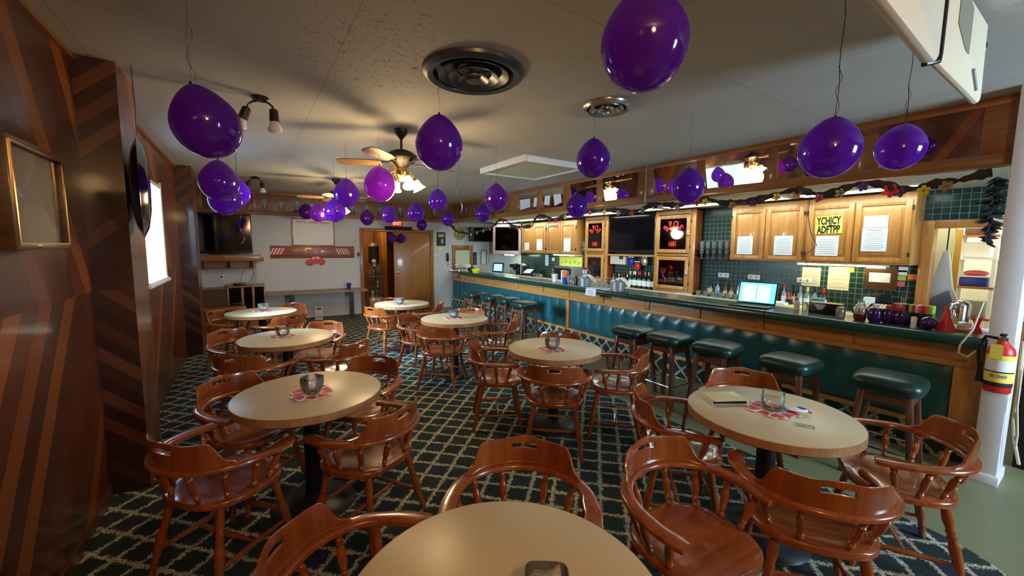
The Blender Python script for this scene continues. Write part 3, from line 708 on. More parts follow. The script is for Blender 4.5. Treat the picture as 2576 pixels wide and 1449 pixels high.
# glass towers either side of the television
def tower(label, y0, y1, handles):
    t = thing('glass_door_tower', label, 'cabinet', (XR, (y0+y1)/2, .905))
    X = 6.0; z0, z1 = .906, 2.285
    m = MB()
    m.box(X, XR-.01, y0, y0+.02, z0, z1).box(X, XR-.01, y1-.02, y1, z0, z1).box(XR-.03, XR-.01, y0, y1, z0, z1).box(X, XR-.01, y0, y1, z1-.02, z1).box(X, XR-.01, y0, y1, z0, z0+.03).box(X+.01, XR-.02, y0, y1, 1.535, 1.555)
    wc(t, m.build('carcass', red_wood))
    m = MB(); m.box(X-.02, X, y0, y0+.10, z0, z1).box(X-.02, X, y1-.055, y1, z0, z1).box(X-.02, X, y0+.10, y1-.055, z1-.07, z1).box(X-.02, X, y0+.10, y1-.055, z0, z0+.05).box(X-.02, X, y0+.10, y1-.055, 1.525, 1.565)
    wc(t, m.build('face_frame', oak_v, bevel=.003))
    for zz0, zz1 in ((.965, 1.515), (1.575, 2.205)):
        a, c = y0+.085, y1-.045; w_ = .062
        m = MB(); m.box(X-.042, X-.021, a, a+w_, zz0, zz1).box(X-.042, X-.021, c-w_, c, zz0, zz1).box(X-.042, X-.021, a+w_, c-w_, zz0, zz0+w_).box(X-.042, X-.021, a+w_, c-w_, zz1-w_, zz1)
        d = wc(t, m.build('door', oak_v, bevel=.004))
        wc(d, MB().box(X-.033, X-.030, a+w_-.004, c-w_+.004, zz0+w_-.004, zz1-w_+.004).build('glass', dglass_m))
        # painted red lettering on the pane: an arc above, numerals below
        if zz0 > 1.5:
            cy = (a+c)/2; cz = (zz0+zz1)/2
            for i, ch in enumerate('BPOE'):
                an = R(54-i*36)
                M = facing('-x', (X-.034, cy+.150*math.sin(an)*(c-a)/.60, cz+.0+.165*math.cos(an))) @ Matrix.Rotation(an, 4, 'Z')
                o = text(ch, redpaint, .15, M, None, 'painted_letter', bold=.004, sx=.8); wc(d, o)
            M = facing('-x', (X-.034, cy, cz-.165)); o = text('1681', redpaint, .115, M, None, 'painted_letter', bold=.004, sx=.72); wc(d, o)
        else:
            cy = (a+c)/2
            pts = [(X-.034, cy+.13-.03*math.sin(k*.9), zz0+.10+k*.028) for k in range(9)]
            wc(d, MB().tube(pts, .014, flat=.2).build('painted_squiggle', redpaint))
            wc(d, MB().tube([(X-.034, cy+.01+.03*math.cos(k), zz0+.36+.03*math.sin(k)) for k in range(6)], .012, flat=.2).build('painted_squiggle', redpaint))
        for zc in (zz0+.10, zz1-.12):
            wc(d, MB().box(X-.024, X-.018, a-.014, a, zc-.02, zc+.03).build('hinge', bronze))
        if handles: wc(d, MB().ball((X-.055, a+.02, (zz0+zz1)/2), .012, .022, .05).build('handle', chrome, smooth=True))
        else: wc(d, MB().ball((X-.05, a+.02, (zz0+zz1)/2), .012).build('handle', chrome, smooth=True))
    return t
tower('oak glass-door tower with red painted letters, right of the big bar television', 3.80, 4.555, True)
tower('oak glass-door tower with red painted letters, left of the big bar television', 5.665, 6.31, False)
def bag(loc, s, label, m1, m2):
    t = thing('wrapped_bottle', label, 'bottle', loc)
    MB().lathe([(.03*s, 0), (.042*s, .03*s), (.045*s, .16*s), (.02*s, .24*s), (.016*s, .34*s), (.018*s, .35*s)], seg=12).build('bottle', m1, t, smooth=True)
    MB().ball((0, 0, .2*s), .052*s, .052*s, .05*s).build('wrap', m2, t, smooth=True)
# things seen through the lower right glass door
t = thing('ice_bucket', 'grey bucket with draped white napkin behind the lower glass door of the right tower', 'bucket', (6.10, 4.12, .938))
MB().lathe([(.055, 0), (.065, .15), (.068, .155), (.062, .15), (.05, .01)], seg=20, caps=False).build('bucket', grey_pl, t, smooth=True)
MB().prism([(-.13, 0), (-.05, .09), (.04, .10), (.15, -.01), (.08, .02), (0, .04)], -.05, .06, M=Matrix.Translation((0, 0, .15)) @ Matrix.Diagonal((.8, .9, 1, 1)) @ Matrix.Rotation(R(90), 4, 'Y') @ Matrix.Rotation(R(90), 4, 'Z')).build('napkin', cloth_w, t)

# television between the towers
t = thing('television', 'large black television between the two glass-door towers', 'television', (6.03, 5.11, 1.57))
box('body', black, -.035, .04, -.545, .545, 0, .70, t, bevel=.006); box('screen', blackgloss, -.038, -.035, -.52, .52, .045, .675, t)
o = box('logo', chrome, -.0365, -.035, -.03, .02, .015, .022, t)
tsh = thing('television_shelf', 'thin oak shelf under the large television', 'shelf', (6.0, 5.11, 1.50)); box('board', oak, -.06, .195, -.55, .55, 0, .03, tsh)
# under-shelf clutter
t = thing('snack_carton', 'pale cardboard snack carton hanging under the television shelf', 'box', (6.08, 5.44, 1.335)); box('carton', cpaper, -.05, .05, -.19, .19, 0, .155, t, bevel=.004); box('flap', photo_dark, -.053, -.05, -.14, -.04, .10, .155, t)
for i, (y, z, m_, l) in enumerate(((5.15, 1.32, blue, 'blue and red foil snack bag under the television'), (5.0, 1.24, red, 'red and white snack bag lowest under the television'), (4.84, 1.33, alu, 'silver foil snack bag under the right end of the television'))):
    t = thing('snack_bag', l, 'bag', (6.08, y, z)); MB().ball((0, 0, .08), .03, .075, .08, 12, 8).build('bag', m_, t, smooth=True); box('crimp', white, -.004, .004, -.06, .06, .15, .17, t)

# glass shelves with barware
def shelf(y0, y1, z, label):
    t = thing('glass_shelf', label, 'shelf', (6.08, (y0+y1)/2, z)); box('plate', black, -.11, .115, -(y1-y0)/2+.002, (y1-y0)/2-.002, -.012, 0, t)
    return t
shelf(3.25, 3.79, 1.50, 'lower dark-edged barware shelf between the right tower and the wall cabinet'); shelf(3.25, 3.79, 1.66, 'upper dark-edged barware shelf between the right tower and the wall cabinet')
shelf(6.32, 6.445, 1.50, 'lower barware shelf left of the narrow tower'); shelf(6.32, 6.445, 1.66, 'upper barware shelf left of the narrow tower')
g0 = thing('wine_glass', 'x', 'glass'); MB().lathe([(.030, 0), (.031, .003), (.005, .010), (.0045, .06), (.018, .075), (.030, .10), (.028, .145)], seg=12, caps=False).build('glass', barglass_m, g0, smooth=True)
t0 = thing('tumbler', 'x', 'glass'); MB().lathe([(.001, .004), (.026, 0), (.032, .11), (.030, .11), (.024, .008), (.001, .008)], seg=12, caps=False).build('glass', barglass_m, t0, smooth=True)
def many(proto, locs, label, group, first=[None]):
    for i, l in enumerate(locs):
        d = dup(proto, l, random.uniform(0, 6), label, group)
many(g0, [(6.03+.06*(i % 2), 3.30+.050*i, 1.50) for i in range(10)], 'clear stemmed glass in the row on the lower shelf beside the right tower', 'stemmed glasses on the lower right shelf')
many(t0, [(6.03+.06*(i % 2), 3.30+.050*i, 1.66) for i in range(10)], 'clear tumbler in the row on the upper shelf beside the right tower', 'tumblers on the upper right shelf')
many(g0, [(6.02+.06*(i // 2), 6.355+.06*(i % 2), 1.50) for i in range(4)], 'clear stemmed glass on the lower shelf left of the narrow tower', 'stemmed glasses on the lower left shelf')
many(t0, [(6.02+.06*(i // 2), 6.355+.06*(i % 2), 1.66) for i in range(4)], 'clear tumbler on the upper shelf left of the narrow tower', 'tumblers on the upper left shelf')
many(t0, [(5.68+.075*(i % 2), 2.62+.055*i, .905) for i in range(18)], 'clear upturned tumbler on the back bar between right tower and laptop', 'tumblers on the right back bar')
many(t0, [(5.68+.075*(i % 2), 7.45+.06*i, .905) for i in range(13)], 'clear glass in the cluster on the back bar under the far wall cabinets', 'glasses on the far back bar')
for p in (g0, t0):
    for c in [o for o in COL.objects if o.parent == p]: bpy.data.objects.remove(c)
    bpy.data.objects.remove(p)

# bottles
def bottle(loc, h, r, glassm, labm, capm, label, group=None, cat='bottle'):
    t = thing('liquor_bottle', label, cat, loc, group=group)
    MB().lathe([(r*.9, 0), (r, .01), (r, h*.56), (r*.86, h*.64), (r*.36, h*.74), (r*.33, h*.93)], seg=14).build('bottle', glassm, t, smooth=True)
    MB().lathe([(r*1.01, h*.16), (r*1.01, h*.48)], seg=14, caps=False).build('label', labm, t, smooth=True)
    MB().lathe([(r*.40, h*.80), (r*.40, h), (r*.30, h*1.005)], seg=10).build('capsule', capm, t, smooth=True)
    return t
caps = [yellow, cloth_w, cloth_w, redpaint, red, black, orange, cloth_w, black, red]
names = ['yellow', 'white', 'pale', 'red', 'dark red', 'black', 'orange', 'silver', 'plain dark', 'maroon']
capm = [yellow, cloth_w, paper, redpaint, red, black, orange, alu, dark_wood, coaster_red]
for i in range(10):
    bottle((6.07+.03*(i % 2), 5.14-.057*i, .905), .31, .036, bottle_green, label_w, capm[i], 'dark wine bottle with white label and %s capsule, under the large television' % names[i], 'wine bottles under the television')
for i in range(6):
    bottle((6.09, 5.58-.07*i, .905), .24, .028, [bottle_clear, bottle_amber][i % 2], [label_w, tan_label][i % 2], [red, black, cloth_w][i % 3], 'small %s bottle with %s cap at the left end under the television' % (['clear', 'amber'][i % 2], ['red', 'black', 'white'][i % 3]), 'small bottles under the television')
spec = [(3.50, .30, .040, bottle_green, tan_label, black, 'broad black bottle with diamond label, first right of the right tower'), (3.38, .26, .036, bottle_clear, pr('blue_label', (.10, .30, .60), .6), blue, 'clear bottle with blue label and pourer right of the tower'),
        (3.26, .24, .034, bottle_amber, tan_label, dark_wood, 'squat brown bottle with tan label, left one of a pair'), (3.17, .24, .034, bottle_amber, tan_label, dark_wood, 'squat brown bottle with tan label, right one of a pair'),
        (3.05, .32, .038, bottle_clear, label_w, blue, 'tall clear bottle under the middle white outlet plate'), (2.94, .32, .046, bottle_green, tan_label, black, 'broad dark green bottle under the middle white outlet plate'),
        (2.80, .26, .032, bottle_green, tan_label, yellow, 'green bottle with pale neck left of the laptop'), (2.67, .27, .034, bottle_clear, label_w, cloth_w, 'bottle with tall white pourer cap behind the laptop'),
        (2.47, .28, .028, bottle_clear, label_w, red, 'slim bottle with red top above the laptop lid'), (2.36, .29, .036, bottle_green, tan_label, black, 'dark bottle with cream label above the laptop lid'), (2.28, .27, .036, bottle_clear, label_w, grey_pl, 'clear bottle with pale label and grey cap above the laptop'),
        (2.20, .27, .036, bottle_clear, label_w, yellow, 'clear bottle with yellow cap above the laptop right half'), (2.12, .26, .036, bottle_clear, label_w, black, 'clear bottle with black cap at the laptop right edge'), (2.03, .27, .038, bottle_amber, label_w, red, 'amber bottle with white label right of the laptop')]
for y, h, r, gm, lm, cm, lab in spec: bottle((5.98, y, .905), h, r, gm, lm, cm, lab)
for y, l in ((3.42, 'white outlet plate above the bottles, nearest the right tower'), (2.97, 'white outlet plate above the bottles, middle of three'), (2.33, 'white outlet plate above the bottles, nearest the paper notices')):
    t = thing('outlet_plate', l, 'outlet', (XR-.004, y, 1.245)); box('plate', white, -.006, 0, -.085, .085, -.035, .035, t, bevel=.002)
    for s in (-1, 1): box('socket', grey_pl, -.008, -.006, s*.04-.012, s*.04+.012, -.015, .015, t)
# under-cabinet tubes
t = thing('under_cabinet_light', 'warm tube light under the right wall cabinets over green tiles', 'lamp', (6.08, 1.95, 1.47)); box('tube', undercab, -.02, .02, -.42, .42, -.012, .005, t); box('housing', white, -.03, .03, -.44, .44, .006, .024, t)
t = thing('under_cabinet_light', 'warm tube light under the left wall cabinets beside the narrow tower', 'lamp', (6.08, 7.1, 1.475)); box('tube', undercab, -.02, .02, -.35, .35, -.012, .005, t); box('housing', white, -.03, .03, -.37, .37, .006, .024, t)
t = thing('under_cabinet_light', 'greenish tube light under the pale corner cabinet', 'lamp', (5.78, 8.95, 1.437)); box('tube', pr('lit_greenish_tube', (.9, 1, .8), .5, emis=(.75, 1, .62), estr=26), -.02, .02, -.20, .20, -.010, .0132, t)
# fluorescent panels in the low bar ceiling
k = 0
for (a, c) in ((1.15, 2.22), (2.36, 2.85), (3.0, 4.05), (4.2, 4.85), (5.1, 5.95), (6.2, 7.1), (7.35, 8.3), (8.5, 9.2)):
    t = thing('fluorescent_panel', 'lit fluorescent ceiling panel over the back bar, %s from the post' % ['first', 'second', 'third', 'fourth', 'fifth', 'sixth', 'seventh', 'eighth'][k], 'lamp', (5.58, (a+c)/2, 2.30), group='fluorescent panels over the back bar'); k += 1
    h = (c-a)/2
    box('diffuser', fluor, -.14, .14, -h+.012, h-.012, -.014, 0, t)
    MB().box(-.16, -.14, -h, h, -.018, 0).box(.14, .16, -h, h, -.018, 0).box(-.14, .14, -h, -h+.012, -.018, 0).box(-.14, .14, h-.012, h, -.018, 0).build('frame', cream, t)

# sheets of paper on cabinets and tiles
def sheet(y0, y1, z0, z1, X, mat, label, lines=6, head=None, tilt=0, name='paper_notice', cat='notice', inkm=None, hs=.022):
    yc, zc = (y0+y1)/2, (z0+z1)/2; t = thing(name, label, cat, (X, yc, zc)); t.rotation_euler = (R(tilt), 0, 0)
    w_, h_ = abs(y1-y0)/2, abs(z1-z0)/2
    box('sheet', mat, -.0015, 0, -w_, w_, -h_, h_, t)
    if lines:
        m = MB()
        for i in range(lines):
            z = h_*.62-(h_*1.4)*i/max(lines-1, 1); ln = w_*(.78 if i % 3 else .6)
            m.box(-.0019, -.0015, -ln, ln, z-.0016, z+.0016)
        m.build('printed_lines', inkm or ink, t)
    if head: text(head, ink, hs, facing('-x', (-.002, 0, h_*.80)), t, 'heading')
    return t
PX = CF-.021
sheet(2.85, 3.06, 1.58, 1.83, PX, paper, 'white notice on the leftmost door of the right wall cabinets', 9)
sheet(2.36, 2.58, 1.58, 1.83, PX, paper, 'white notice with curled top corners behind the hanging ribbon', 8)
t = thing('letter_sign', 'bright yellow sign reading YCHJCY ADFTPP on a cabinet door', 'sign', (PX, 1.995, 1.95)); t.rotation_euler = (R(-2), 0, 0)
box('card', yellow, -.0015, 0, -.135, .135, -.105, .105, t)
text('YCHJCY\nADFTPP', blackink, .122, facing('-x', (-.0022, 0, -.006)), t, 'lettering', bold=.005, sx=.53)
sheet(1.88, 2.11, 1.58, 1.82, PX, paper, 'white rule sheet directly under the yellow letter sign', 8)
sheet(1.455, 1.665, 1.905, 2.035, PX, paper, 'blank landscape sheet above the warning notice', 0)
sheet(1.45, 1.67, 1.64, 1.90, PX, paper, 'white WARNING notice on the cabinet door nearest the storeroom', 10, 'WARNING', hs=.028)
sheet(6.62, 6.84, 1.56, 1.85, PX, paper, 'tall white sheet on the right door beside the narrow tower', 7, '')
sheet(7.62, 7.84, 1.58, 1.84, PX, paper, 'white sheet on the second cabinet pair, left of the tallest sheet', 6)
sheet(8.15, 8.35, 1.57, 1.76, PX, cpaper, 'small cream card on the cabinet door nearest the corner cabinet', 5)
TX = XR-.004
sheet(2.15, 2.36, 1.175, 1.42, TX, cpaper, 'cream printed page taped to the green tiles, left one', 12, '')
sheet(1.85, 2.07, 1.15, 1.44, TX, cpaper, 'cream calendar sheet with small pictures taped to the tiles', 5)
t = thing('sticky_note', 'yellow sticky note at the top corner of the cream calendar sheet', 'note', (TX-.002, 1.83, 1.41)); box('note', yellow, -.001, 0, -.02, .03, -.03, .03, t)
sheet(1.52, 1.70, 1.425, 1.475, TX, paper, 'narrow white strip under the wall cabinet edge', 2)
t = thing('cork_board', 'dark framed board with white list left of the coloured notes', 'board', (TX, 1.56, 1.32)); box('board', dark_wood, -.012, 0, -.15, .14, -.13, .12, t); box('list', paper, -.0145, -.012, -.09, .10, -.04, .07, t)
for y, z, m_, l in ((1.37, 1.44, paper, 'grey white card topmost of the coloured note cluster'), (1.375, 1.40, paper, 'white card over the green note'), (1.38, 1.345, green_pl, 'lime green note in the cluster beside the doorway'), (1.385, 1.275, pink, 'pink note in the cluster beside the doorway'), (1.29, 1.36, orange, 'orange tag with hanging key beside the pink note')):
    t = thing('note_card', l, 'note', (TX-.001, y, z)); box('card', m_, -.002, 0, -.04, .04, -.03, .03, t)
t = thing('hanging_keys', 'small bunch of keys hanging below the coloured notes', 'keys', (TX, 1.34, 1.14)); MB().tube([(-.01, .02*math.cos(k), .02*math.sin(k)) for k in [i*PI/5 for i in range(10)]], .003, closed=True).build('ring', chrome, t)
for i in (-1, 0, 1): box('key', alu, -.012, -.009, i*.018-.006, i*.018+.006, -.08, -.02, t)

# ================================================================== ON THE COUNTER
t = thing('laptop', 'open laptop with cyan screen on the bar counter', 'laptop', (4.56, 2.19, CZ), R(-90+8))
# local +y = toward the back (hinge), x = width
box('base', black, -.19, .19, -.13, .12, 0, .018, t, bevel=.003)
kk = MB()
for r in range(5):
    for c in range(14): kk.box(-.165+c*.0236, -.165+c*.0236+.020, -.035+r*.026, -.035+r*.026+.022, .018, .020)
kk.build('keyboard', blackmatt, t)
lid = box('lid', black, -.19, .19, 0, .012, 0, .25, t, bevel=.003); lid.location = (0, .118, .016); lid.rotation_euler = (R(-14), 0, 0)
box('screen', screen_lit, -.178, .178, -.002, 0, .018, .238, lid)
m = MB(); m.box(-.150, -.012, -.003, -.002, .030, .215).box(.004, .128, -.003, -.002, .030, .190).box(.004, .128, -.003, -.002, .197, .212)
m.build('document_windows', screen_white, lid)
m = MB()
for i in range(9): m.box(-.135, -.03, -.0035, -.003, .05+.017*i, .0515+.017*i).box(.02, .11, -.0035, -.003, .045+.015*i, .0465+.015*i)
m.build('text_lines', teal, lid)
t = thing('sheet_of_paper', 'white page taped over the counter edge below the left bucket', 'paper', (CX, 4.40, CZ))
m = MB(); pts = [(.10, .002), (.03, .004), (-.005, .003), (-.012, -.02), (-.014, -.05), (-.020, -.105)]; vs = []
for (x, z) in pts: vs += [(x, -.11, z), (x, .11, z)]
m.add(vs, [(2*i, 2*i+1, 2*i+3, 2*i+2) for i in range(len(pts)-1)]); m.build('sheet', paper, t, smooth=True, ang=80)
m = MB()
for i, (z, l) in enumerate(((-.030, .045), (-.055, .065), (-.070, .06), (-.085, .045))): m.box(-.0215, -.018-.0, -l, l, z-.0035, z+.0035 if i == 0 else z)
m.build('printed_lines', pr('blue_ink', (.10, .18, .40), .8), t)
def bucket(loc, label, clabel, rz):
    t = thing('ice_bucket', label, 'bucket', loc, rz)
    MB().lathe([(.085, 0), (.095, .006), (.108, .13), (.114, .135), (.112, .14), (.104, .135), (.090, .012)], seg=32, caps=False).build('bucket', alu, t, smooth=True)
    MB().lathe([(.001, .02), (.09, .02), (.098, .10), (.001, .105)], seg=20, caps=False).build('ice', grey_pl, t, smooth=True)
    c = thing('napkin', clabel, 'napkin', (loc[0], loc[1], loc[2]+.12), rz)
    m = MB(); K, J = 12, 8; vs = []; fs = []
    for j in range(J+1):
        for k_ in range(K+1):
            u = k_/K*2-1; v = j/J*2-1
            x = u*.13*(1-.15*v*v); y = v*.10; z = .055*math.cos(u*1.6)*math.cos(v*.9)-.035*max(0, u)**2*2+.006*math.sin(9*u+5*v)
            vs.append((x+.05, y, z+.02))
    for j in range(J):
        for k_ in range(K): fs.append((j*(K+1)+k_, j*(K+1)+k_+1, (j+1)*(K+1)+k_+1, (j+1)*(K+1)+k_))
    m.add(vs, fs); m.build('cloth', cloth_w, c, smooth=True, ang=90)
bucket((4.50, 4.72, CZ), 'silver metal bucket on the counter, left of the upturned wine glasses', 'white napkin folded over the left silver bucket', R(-60))
bucket((4.46, 4.00, CZ), 'silver metal bucket on the counter, right of the upturned wine glasses', 'white napkin folded over the right silver bucket', R(-60))
t = thing('bar_towel', 'white towel spread under the upturned wine glasses', 'towel', (4.52, 4.36, CZ)); MB().box(-.14, .12, -.22, .22, 0, .006).build('cloth', cloth_w, t, bevel=.002)
i = 0
for y in (4.24, 4.33, 4.42, 4.51):
    for x in (4.47, 4.57):
        t = thing('upturned_wine_glass', 'upturned stemmed glass on the white towel between the two buckets', 'glass', (x, y, CZ+.006), group='upturned glasses on the towel')
        MB().lathe([(.030, 0), (.034, .03), (.028, .065), (.006, .085), (.004, .15), (.006, .155), (.033, .160), (.033, .163)], seg=14, caps=False).build('glass', barglass_m, t, smooth=True)
def jar(name, label, cat, loc, prof, mat, extra=None, seg=18, sq=None):
    t = thing(name, label, cat, loc)
    MB().lathe(prof, seg=seg).build('body', mat, t, smooth=True)
    if extra:
        for nm, p, m in extra: MB().lathe(p, seg=seg).build(nm, m, t, smooth=True)
    return t
# cluster of tubs left of the left bucket
jar('straw_tub', 'white tub with pale lid at the left of the counter caddy', 'tub', (4.62, 5.62, CZ), [(.045, 0), (.048, .12)], paper, [('lid', [(.05, .12), (.05, .135), (.03, .14)], alu)])
jar('clear_canister', 'clear canister stuffed with white napkins on the counter', 'canister', (4.72, 5.50, CZ), [(.05, 0), (.052, .19)], white, [('lid', [(.054, .19), (.054, .21)], cream)])
jar('orange_cup', 'orange cup standing on the blue tub by the counter edge', 'cup', (4.62, 5.34, CZ+.10), [(.05, 0), (.064, .11)], orange)
jar('blue_tub', 'shiny blue tub under the orange cup on the counter', 'tub', (4.62, 5.34, CZ), [(.05, 0), (.056, .10)], blue)
jar('straw_holder', 'round glass jar beside the blue tub', 'jar', (4.58, 5.18, CZ), [(.03, 0), (.052, .05), (.050, .12), (.03, .15)], barglass_m)
jar('small_dark_jar', 'small dark pepper jar beside the glass jar', 'jar', (4.60, 5.04, CZ), [(.032, 0), (.034, .08), (.02, .12), (.015, .15)], black)
t = thing('folded_napkins', 'stack of white folded napkins flat on the counter near the caddy', 'napkins', (4.47, 6.7, CZ)); box('napkins', cloth_w, -.05, .05, -.09, .09, 0, .025, t, bevel=.004)
t = thing('folded_napkins', 'flat white folded towel on the beige worktop left of the laptop', 'towel', (4.93, 3.27, CZ-.012)); box('towel', cloth_w, -.04, .05, -.11, .11, 0, .022, t, bevel=.005)
t = thing('yellow_basket', 'bright yellow sponge tub on the far end of the counter', 'tub', (4.50, 8.42, CZ)); MB().lathe([(.07, 0), (.105, .07), (.09, .095)], seg=20).build('tub', pr('sponge_yellow', (.80, .78, .02), .6), t, smooth=True)
# condiments on the right half
jar('ketchup_bottle', 'small bottle with red cap right of the laptop', 'bottle', (4.74, 1.83, CZ), [(.025, 0), (.028, .07), (.016, .10)], white, [('cap', [(.017, .10), (.015, .125)], red)])
jar('salt_shaker', 'clear salt shaker right of the red-capped bottle', 'shaker', (4.70, 1.74, CZ), [(.022, 0), (.026, .06), (.02, .08)], barglass_m, [('cap', [(.021, .08), (.017, .095)], chrome)])
t = thing('drinks_caddy', 'black bar caddy with silver lettering band on the counter', 'caddy', (4.72, 1.58, CZ)); box('box', black, -.06, .06, -.14, .12, 0, .105, t, bevel=.008)
MB().prism([(-.05, .03), (.05, .03), (.02, -.02), (-.02, -.02)], 0, .002, M=facing('-x', (-.061, .02, .06))).build('emblem', alu, t)
jar('glass_mug', 'short clear glass with white inside, right of the black caddy', 'glass', (4.52, 1.39, CZ), [(.028, 0), (.036, .02), (.036, .085), (.026, .10)], barglass_m)
t = thing('juice_bottle', 'round glass jug with dark red drink', 'jug', (4.52, 1.25, CZ)); MB().lathe([(.035, 0), (.045, .02), (.046, .06)], seg=16).build('drink', pr('dark_red_drink', (.10, .008, .012), .1), t, smooth=True); MB().lathe([(.047, .06), (.048, .11), (.03, .14), (.022, .17), (.026, .18)], seg=16, caps=False).build('neck', barglass_m, t, smooth=True)
i = 0
for (y, x, c, l) in ((1.15, 4.53, white, 'left'), (1.07, 4.56, red, 'middle'), (.99, 4.56, red, 'right')):
    t = thing('purple_tub', 'glossy purple bulb-shaped tub, %s of the three in a row on the counter' % l, 'tub', (x, y, CZ)); MB().lathe([(.035, 0), (.052, .03), (.055, .09), (.038, .125)], seg=18).build('tub', purple_pl, t, smooth=True)
    MB().lathe([(.022, .125), (.024, .145), (.018, .155)], seg=12).build('cap', c, t, smooth=True)
t = thing('cash_register', 'old black cash register with tan keys on the back bar under the notices', 'register', (5.84, 1.48, .905), R(-90)); t.scale = (.85, .85, .9)
MB().prism([(-.20, 0), (.20, 0), (.20, .17), (.05, .17), (-.20, .10)], -.19, .19, M=Matrix(((0, 0, 1, 0), (1, 0, 0, 0), (0, 1, 0, 0), (0, 0, 0, 1)))).build('body', black, t, bevel=.006)
kk = MB()
for r in range(5):
    for c in range(10):
        if c == 4: continue
        yy = -.185+r*.043; kk.cbox((-.165+c*.033, yy, .108+(yy+.2)*.28+.006), (.026, .034, .012))
kk.build('keys', cream, t)
o = box('display', black, -.10, .12, .10, .16, .17, .29, t, bevel=.006); MB().box(-.14, -.04, .0, .09, .17, .24).build('receipt', paper, t)
t = thing('teal_tub', 'turquoise plastic cup on the back bar left of the register', 'cup', (5.74, 2.0, .905)); MB().lathe([(.052, 0), (.07, .16), (.074, .165)], seg=20).build('cup', teal, t, smooth=True)
t = thing('pen_cup', 'dark cup of red pens below the left cream page', 'cup', (5.80, 2.33, .905)); MB().lathe([(.04, 0), (.042, .11)], seg=14).build('cup', black, t, smooth=True)
for k in range(5): MB().turned((.02*math.cos(k), .02*math.sin(k), .02), (.05*math.cos(k*1.3), .05*math.sin(k*1.7), .19), [(0, .005), (1, .005)], 6).build('pen', [red, pink, orange][k % 3], t)
t = thing('ledger_stack', 'stack of ledgers and yellow papers behind the laptop', 'papers', (5.75, 2.12, .905)); box('binder', cpaper, -.14, .12, -.05, .50, 0, .035, t, bevel=.003); box('cover', yellow, -.12, .10, -.02, .42, .035, .045, t); box('sheets', paper, -.10, .08, .2, .48, .045, .07, t)
t = thing('striped_box', 'dark box topped by a row of coloured pull-tab tickets', 'box', (4.72, .93, CZ)); box('box', black, -.07, .05, -.10, .14, 0, .10, t, bevel=.004)
cols = [green_pl, orange, coaster_red, pink, cpaper, coaster_red, green_pl, purple_pl, teal, green_pl, pink, coaster_red]
for k in range(12): box('ticket', cols[k], -.07, .05, -.10+k*.02, -.10+k*.02+.019, .102, .165, t)
t = thing('purple_pot', 'round purple pot beside the shaker, right of the three purple tubs', 'pot', (4.50, .815, CZ)); MB().ball((0, 0, .05), .055, .055, .05).build('pot', purple_pl, t, smooth=True)
jar('white_shaker', 'white plastic shaker left of the round purple pot', 'shaker', (4.48, .895, CZ), [(.018, 0), (.020, .08), (.014, .09)], white)
t = thing('red_funnel', 'red plastic funnel standing on the counter by the doorway', 'funnel', (4.58, .735, CZ)); MB().lathe([(.062, 0), (.058, .01), (.016, .13), (.012, .19)], seg=20).build('funnel', red, t, smooth=True)
t = thing('serving_board', 'brown wooden tray with rope on the counter end', 'tray', (4.68, .67, CZ)); box('tray', frame_wood, -.09, .10, -.07, .07, 0, .018, t, bevel=.003)
MB().tube([(.03+.05*math.cos(k*.5), -.02+.04*math.sin(k*.5), .024+.0012*k) for k in range(30)], .006).build('rope', cord_m, t)
t = thing('white_tray', 'white tray with papers behind the brown tray', 'tray', (4.78, .60, CZ)); box('tray', white, -.05, .05, -.09, .11, 0, .02, t, bevel=.004)
t = thing('red_clip', 'red folded cloth on the right end of the counter', 'cloth', (4.66, .575, CZ)); MB().prism([(-.03, 0), (.03, 0), (.015, .05), (.035, .11), (-.02, .12), (-.005, .05)], -.02, .02, M=Matrix.Rotation(R(90), 4, 'Z') @ Matrix.Rotation(R(90), 4, 'X')).build('cloth', red, t)

# chrome server rails at the far end of the counter
t = thing('counter_rail', 'curved chrome server rail at the far end of the counter', 'rail', (4.40, 9.22, CZ))
box('flap', steel, -.10, .30, -.20, .30, -.035, -.015, t, bevel=.004)
for yy in (-.19, .27):
    MB().tube([(-.05, yy, -.02)]+[(.10-.15*math.cos(a), yy, .0+.15*math.sin(a)) for a in [i*PI/10 for i in range(11)]], .012, seg=10).build('hoop', chrome, t, smooth=True)
MB().tube([(-.06, .12, 0), (-.09, .15, -.14), (-.05, .15, -.20), (.12, .15, -.16)], .012, seg=10).build('bracket', chrome, t, smooth=True)
for (x, y, h, m_, l) in ((4.58, 8.95, .17, paper, 'white photo card standing at the far end of the counter'), (4.70, 8.80, .16, paper, 'second white card standing at the far end of the counter')):
    t = thing('photo_card', l, 'card', (x, y, CZ), R(25)); box('card', m_, -.085, .085, -.004, .004, 0, h, t); box('picture', dark_wood, -.06, -.01, -.0045, -.004, .03, .10, t)
t = thing('dark_bag', 'dark purple bag lying between the chrome hoops', 'bag', (4.55, 8.72, CZ)); MB().ball((0, 0, .06), .10, .13, .06).build('bag', photo_dark, t, smooth=True)
t = thing('beer_tap', 'small chrome drinks gun tower at the far end of the counter', 'tap', (4.60, 8.56, CZ)); MB().turned((0, 0, 0), (0, 0, .16), [(0, .03), (.1, .016), (.8, .016), (1, .022)], 12).build('column', chrome, t, smooth=True); MB().tube([(0, 0, .15), (-.05, 0, .16), (-.07, 0, .12)], .009).build('spout', chrome, t, smooth=True)

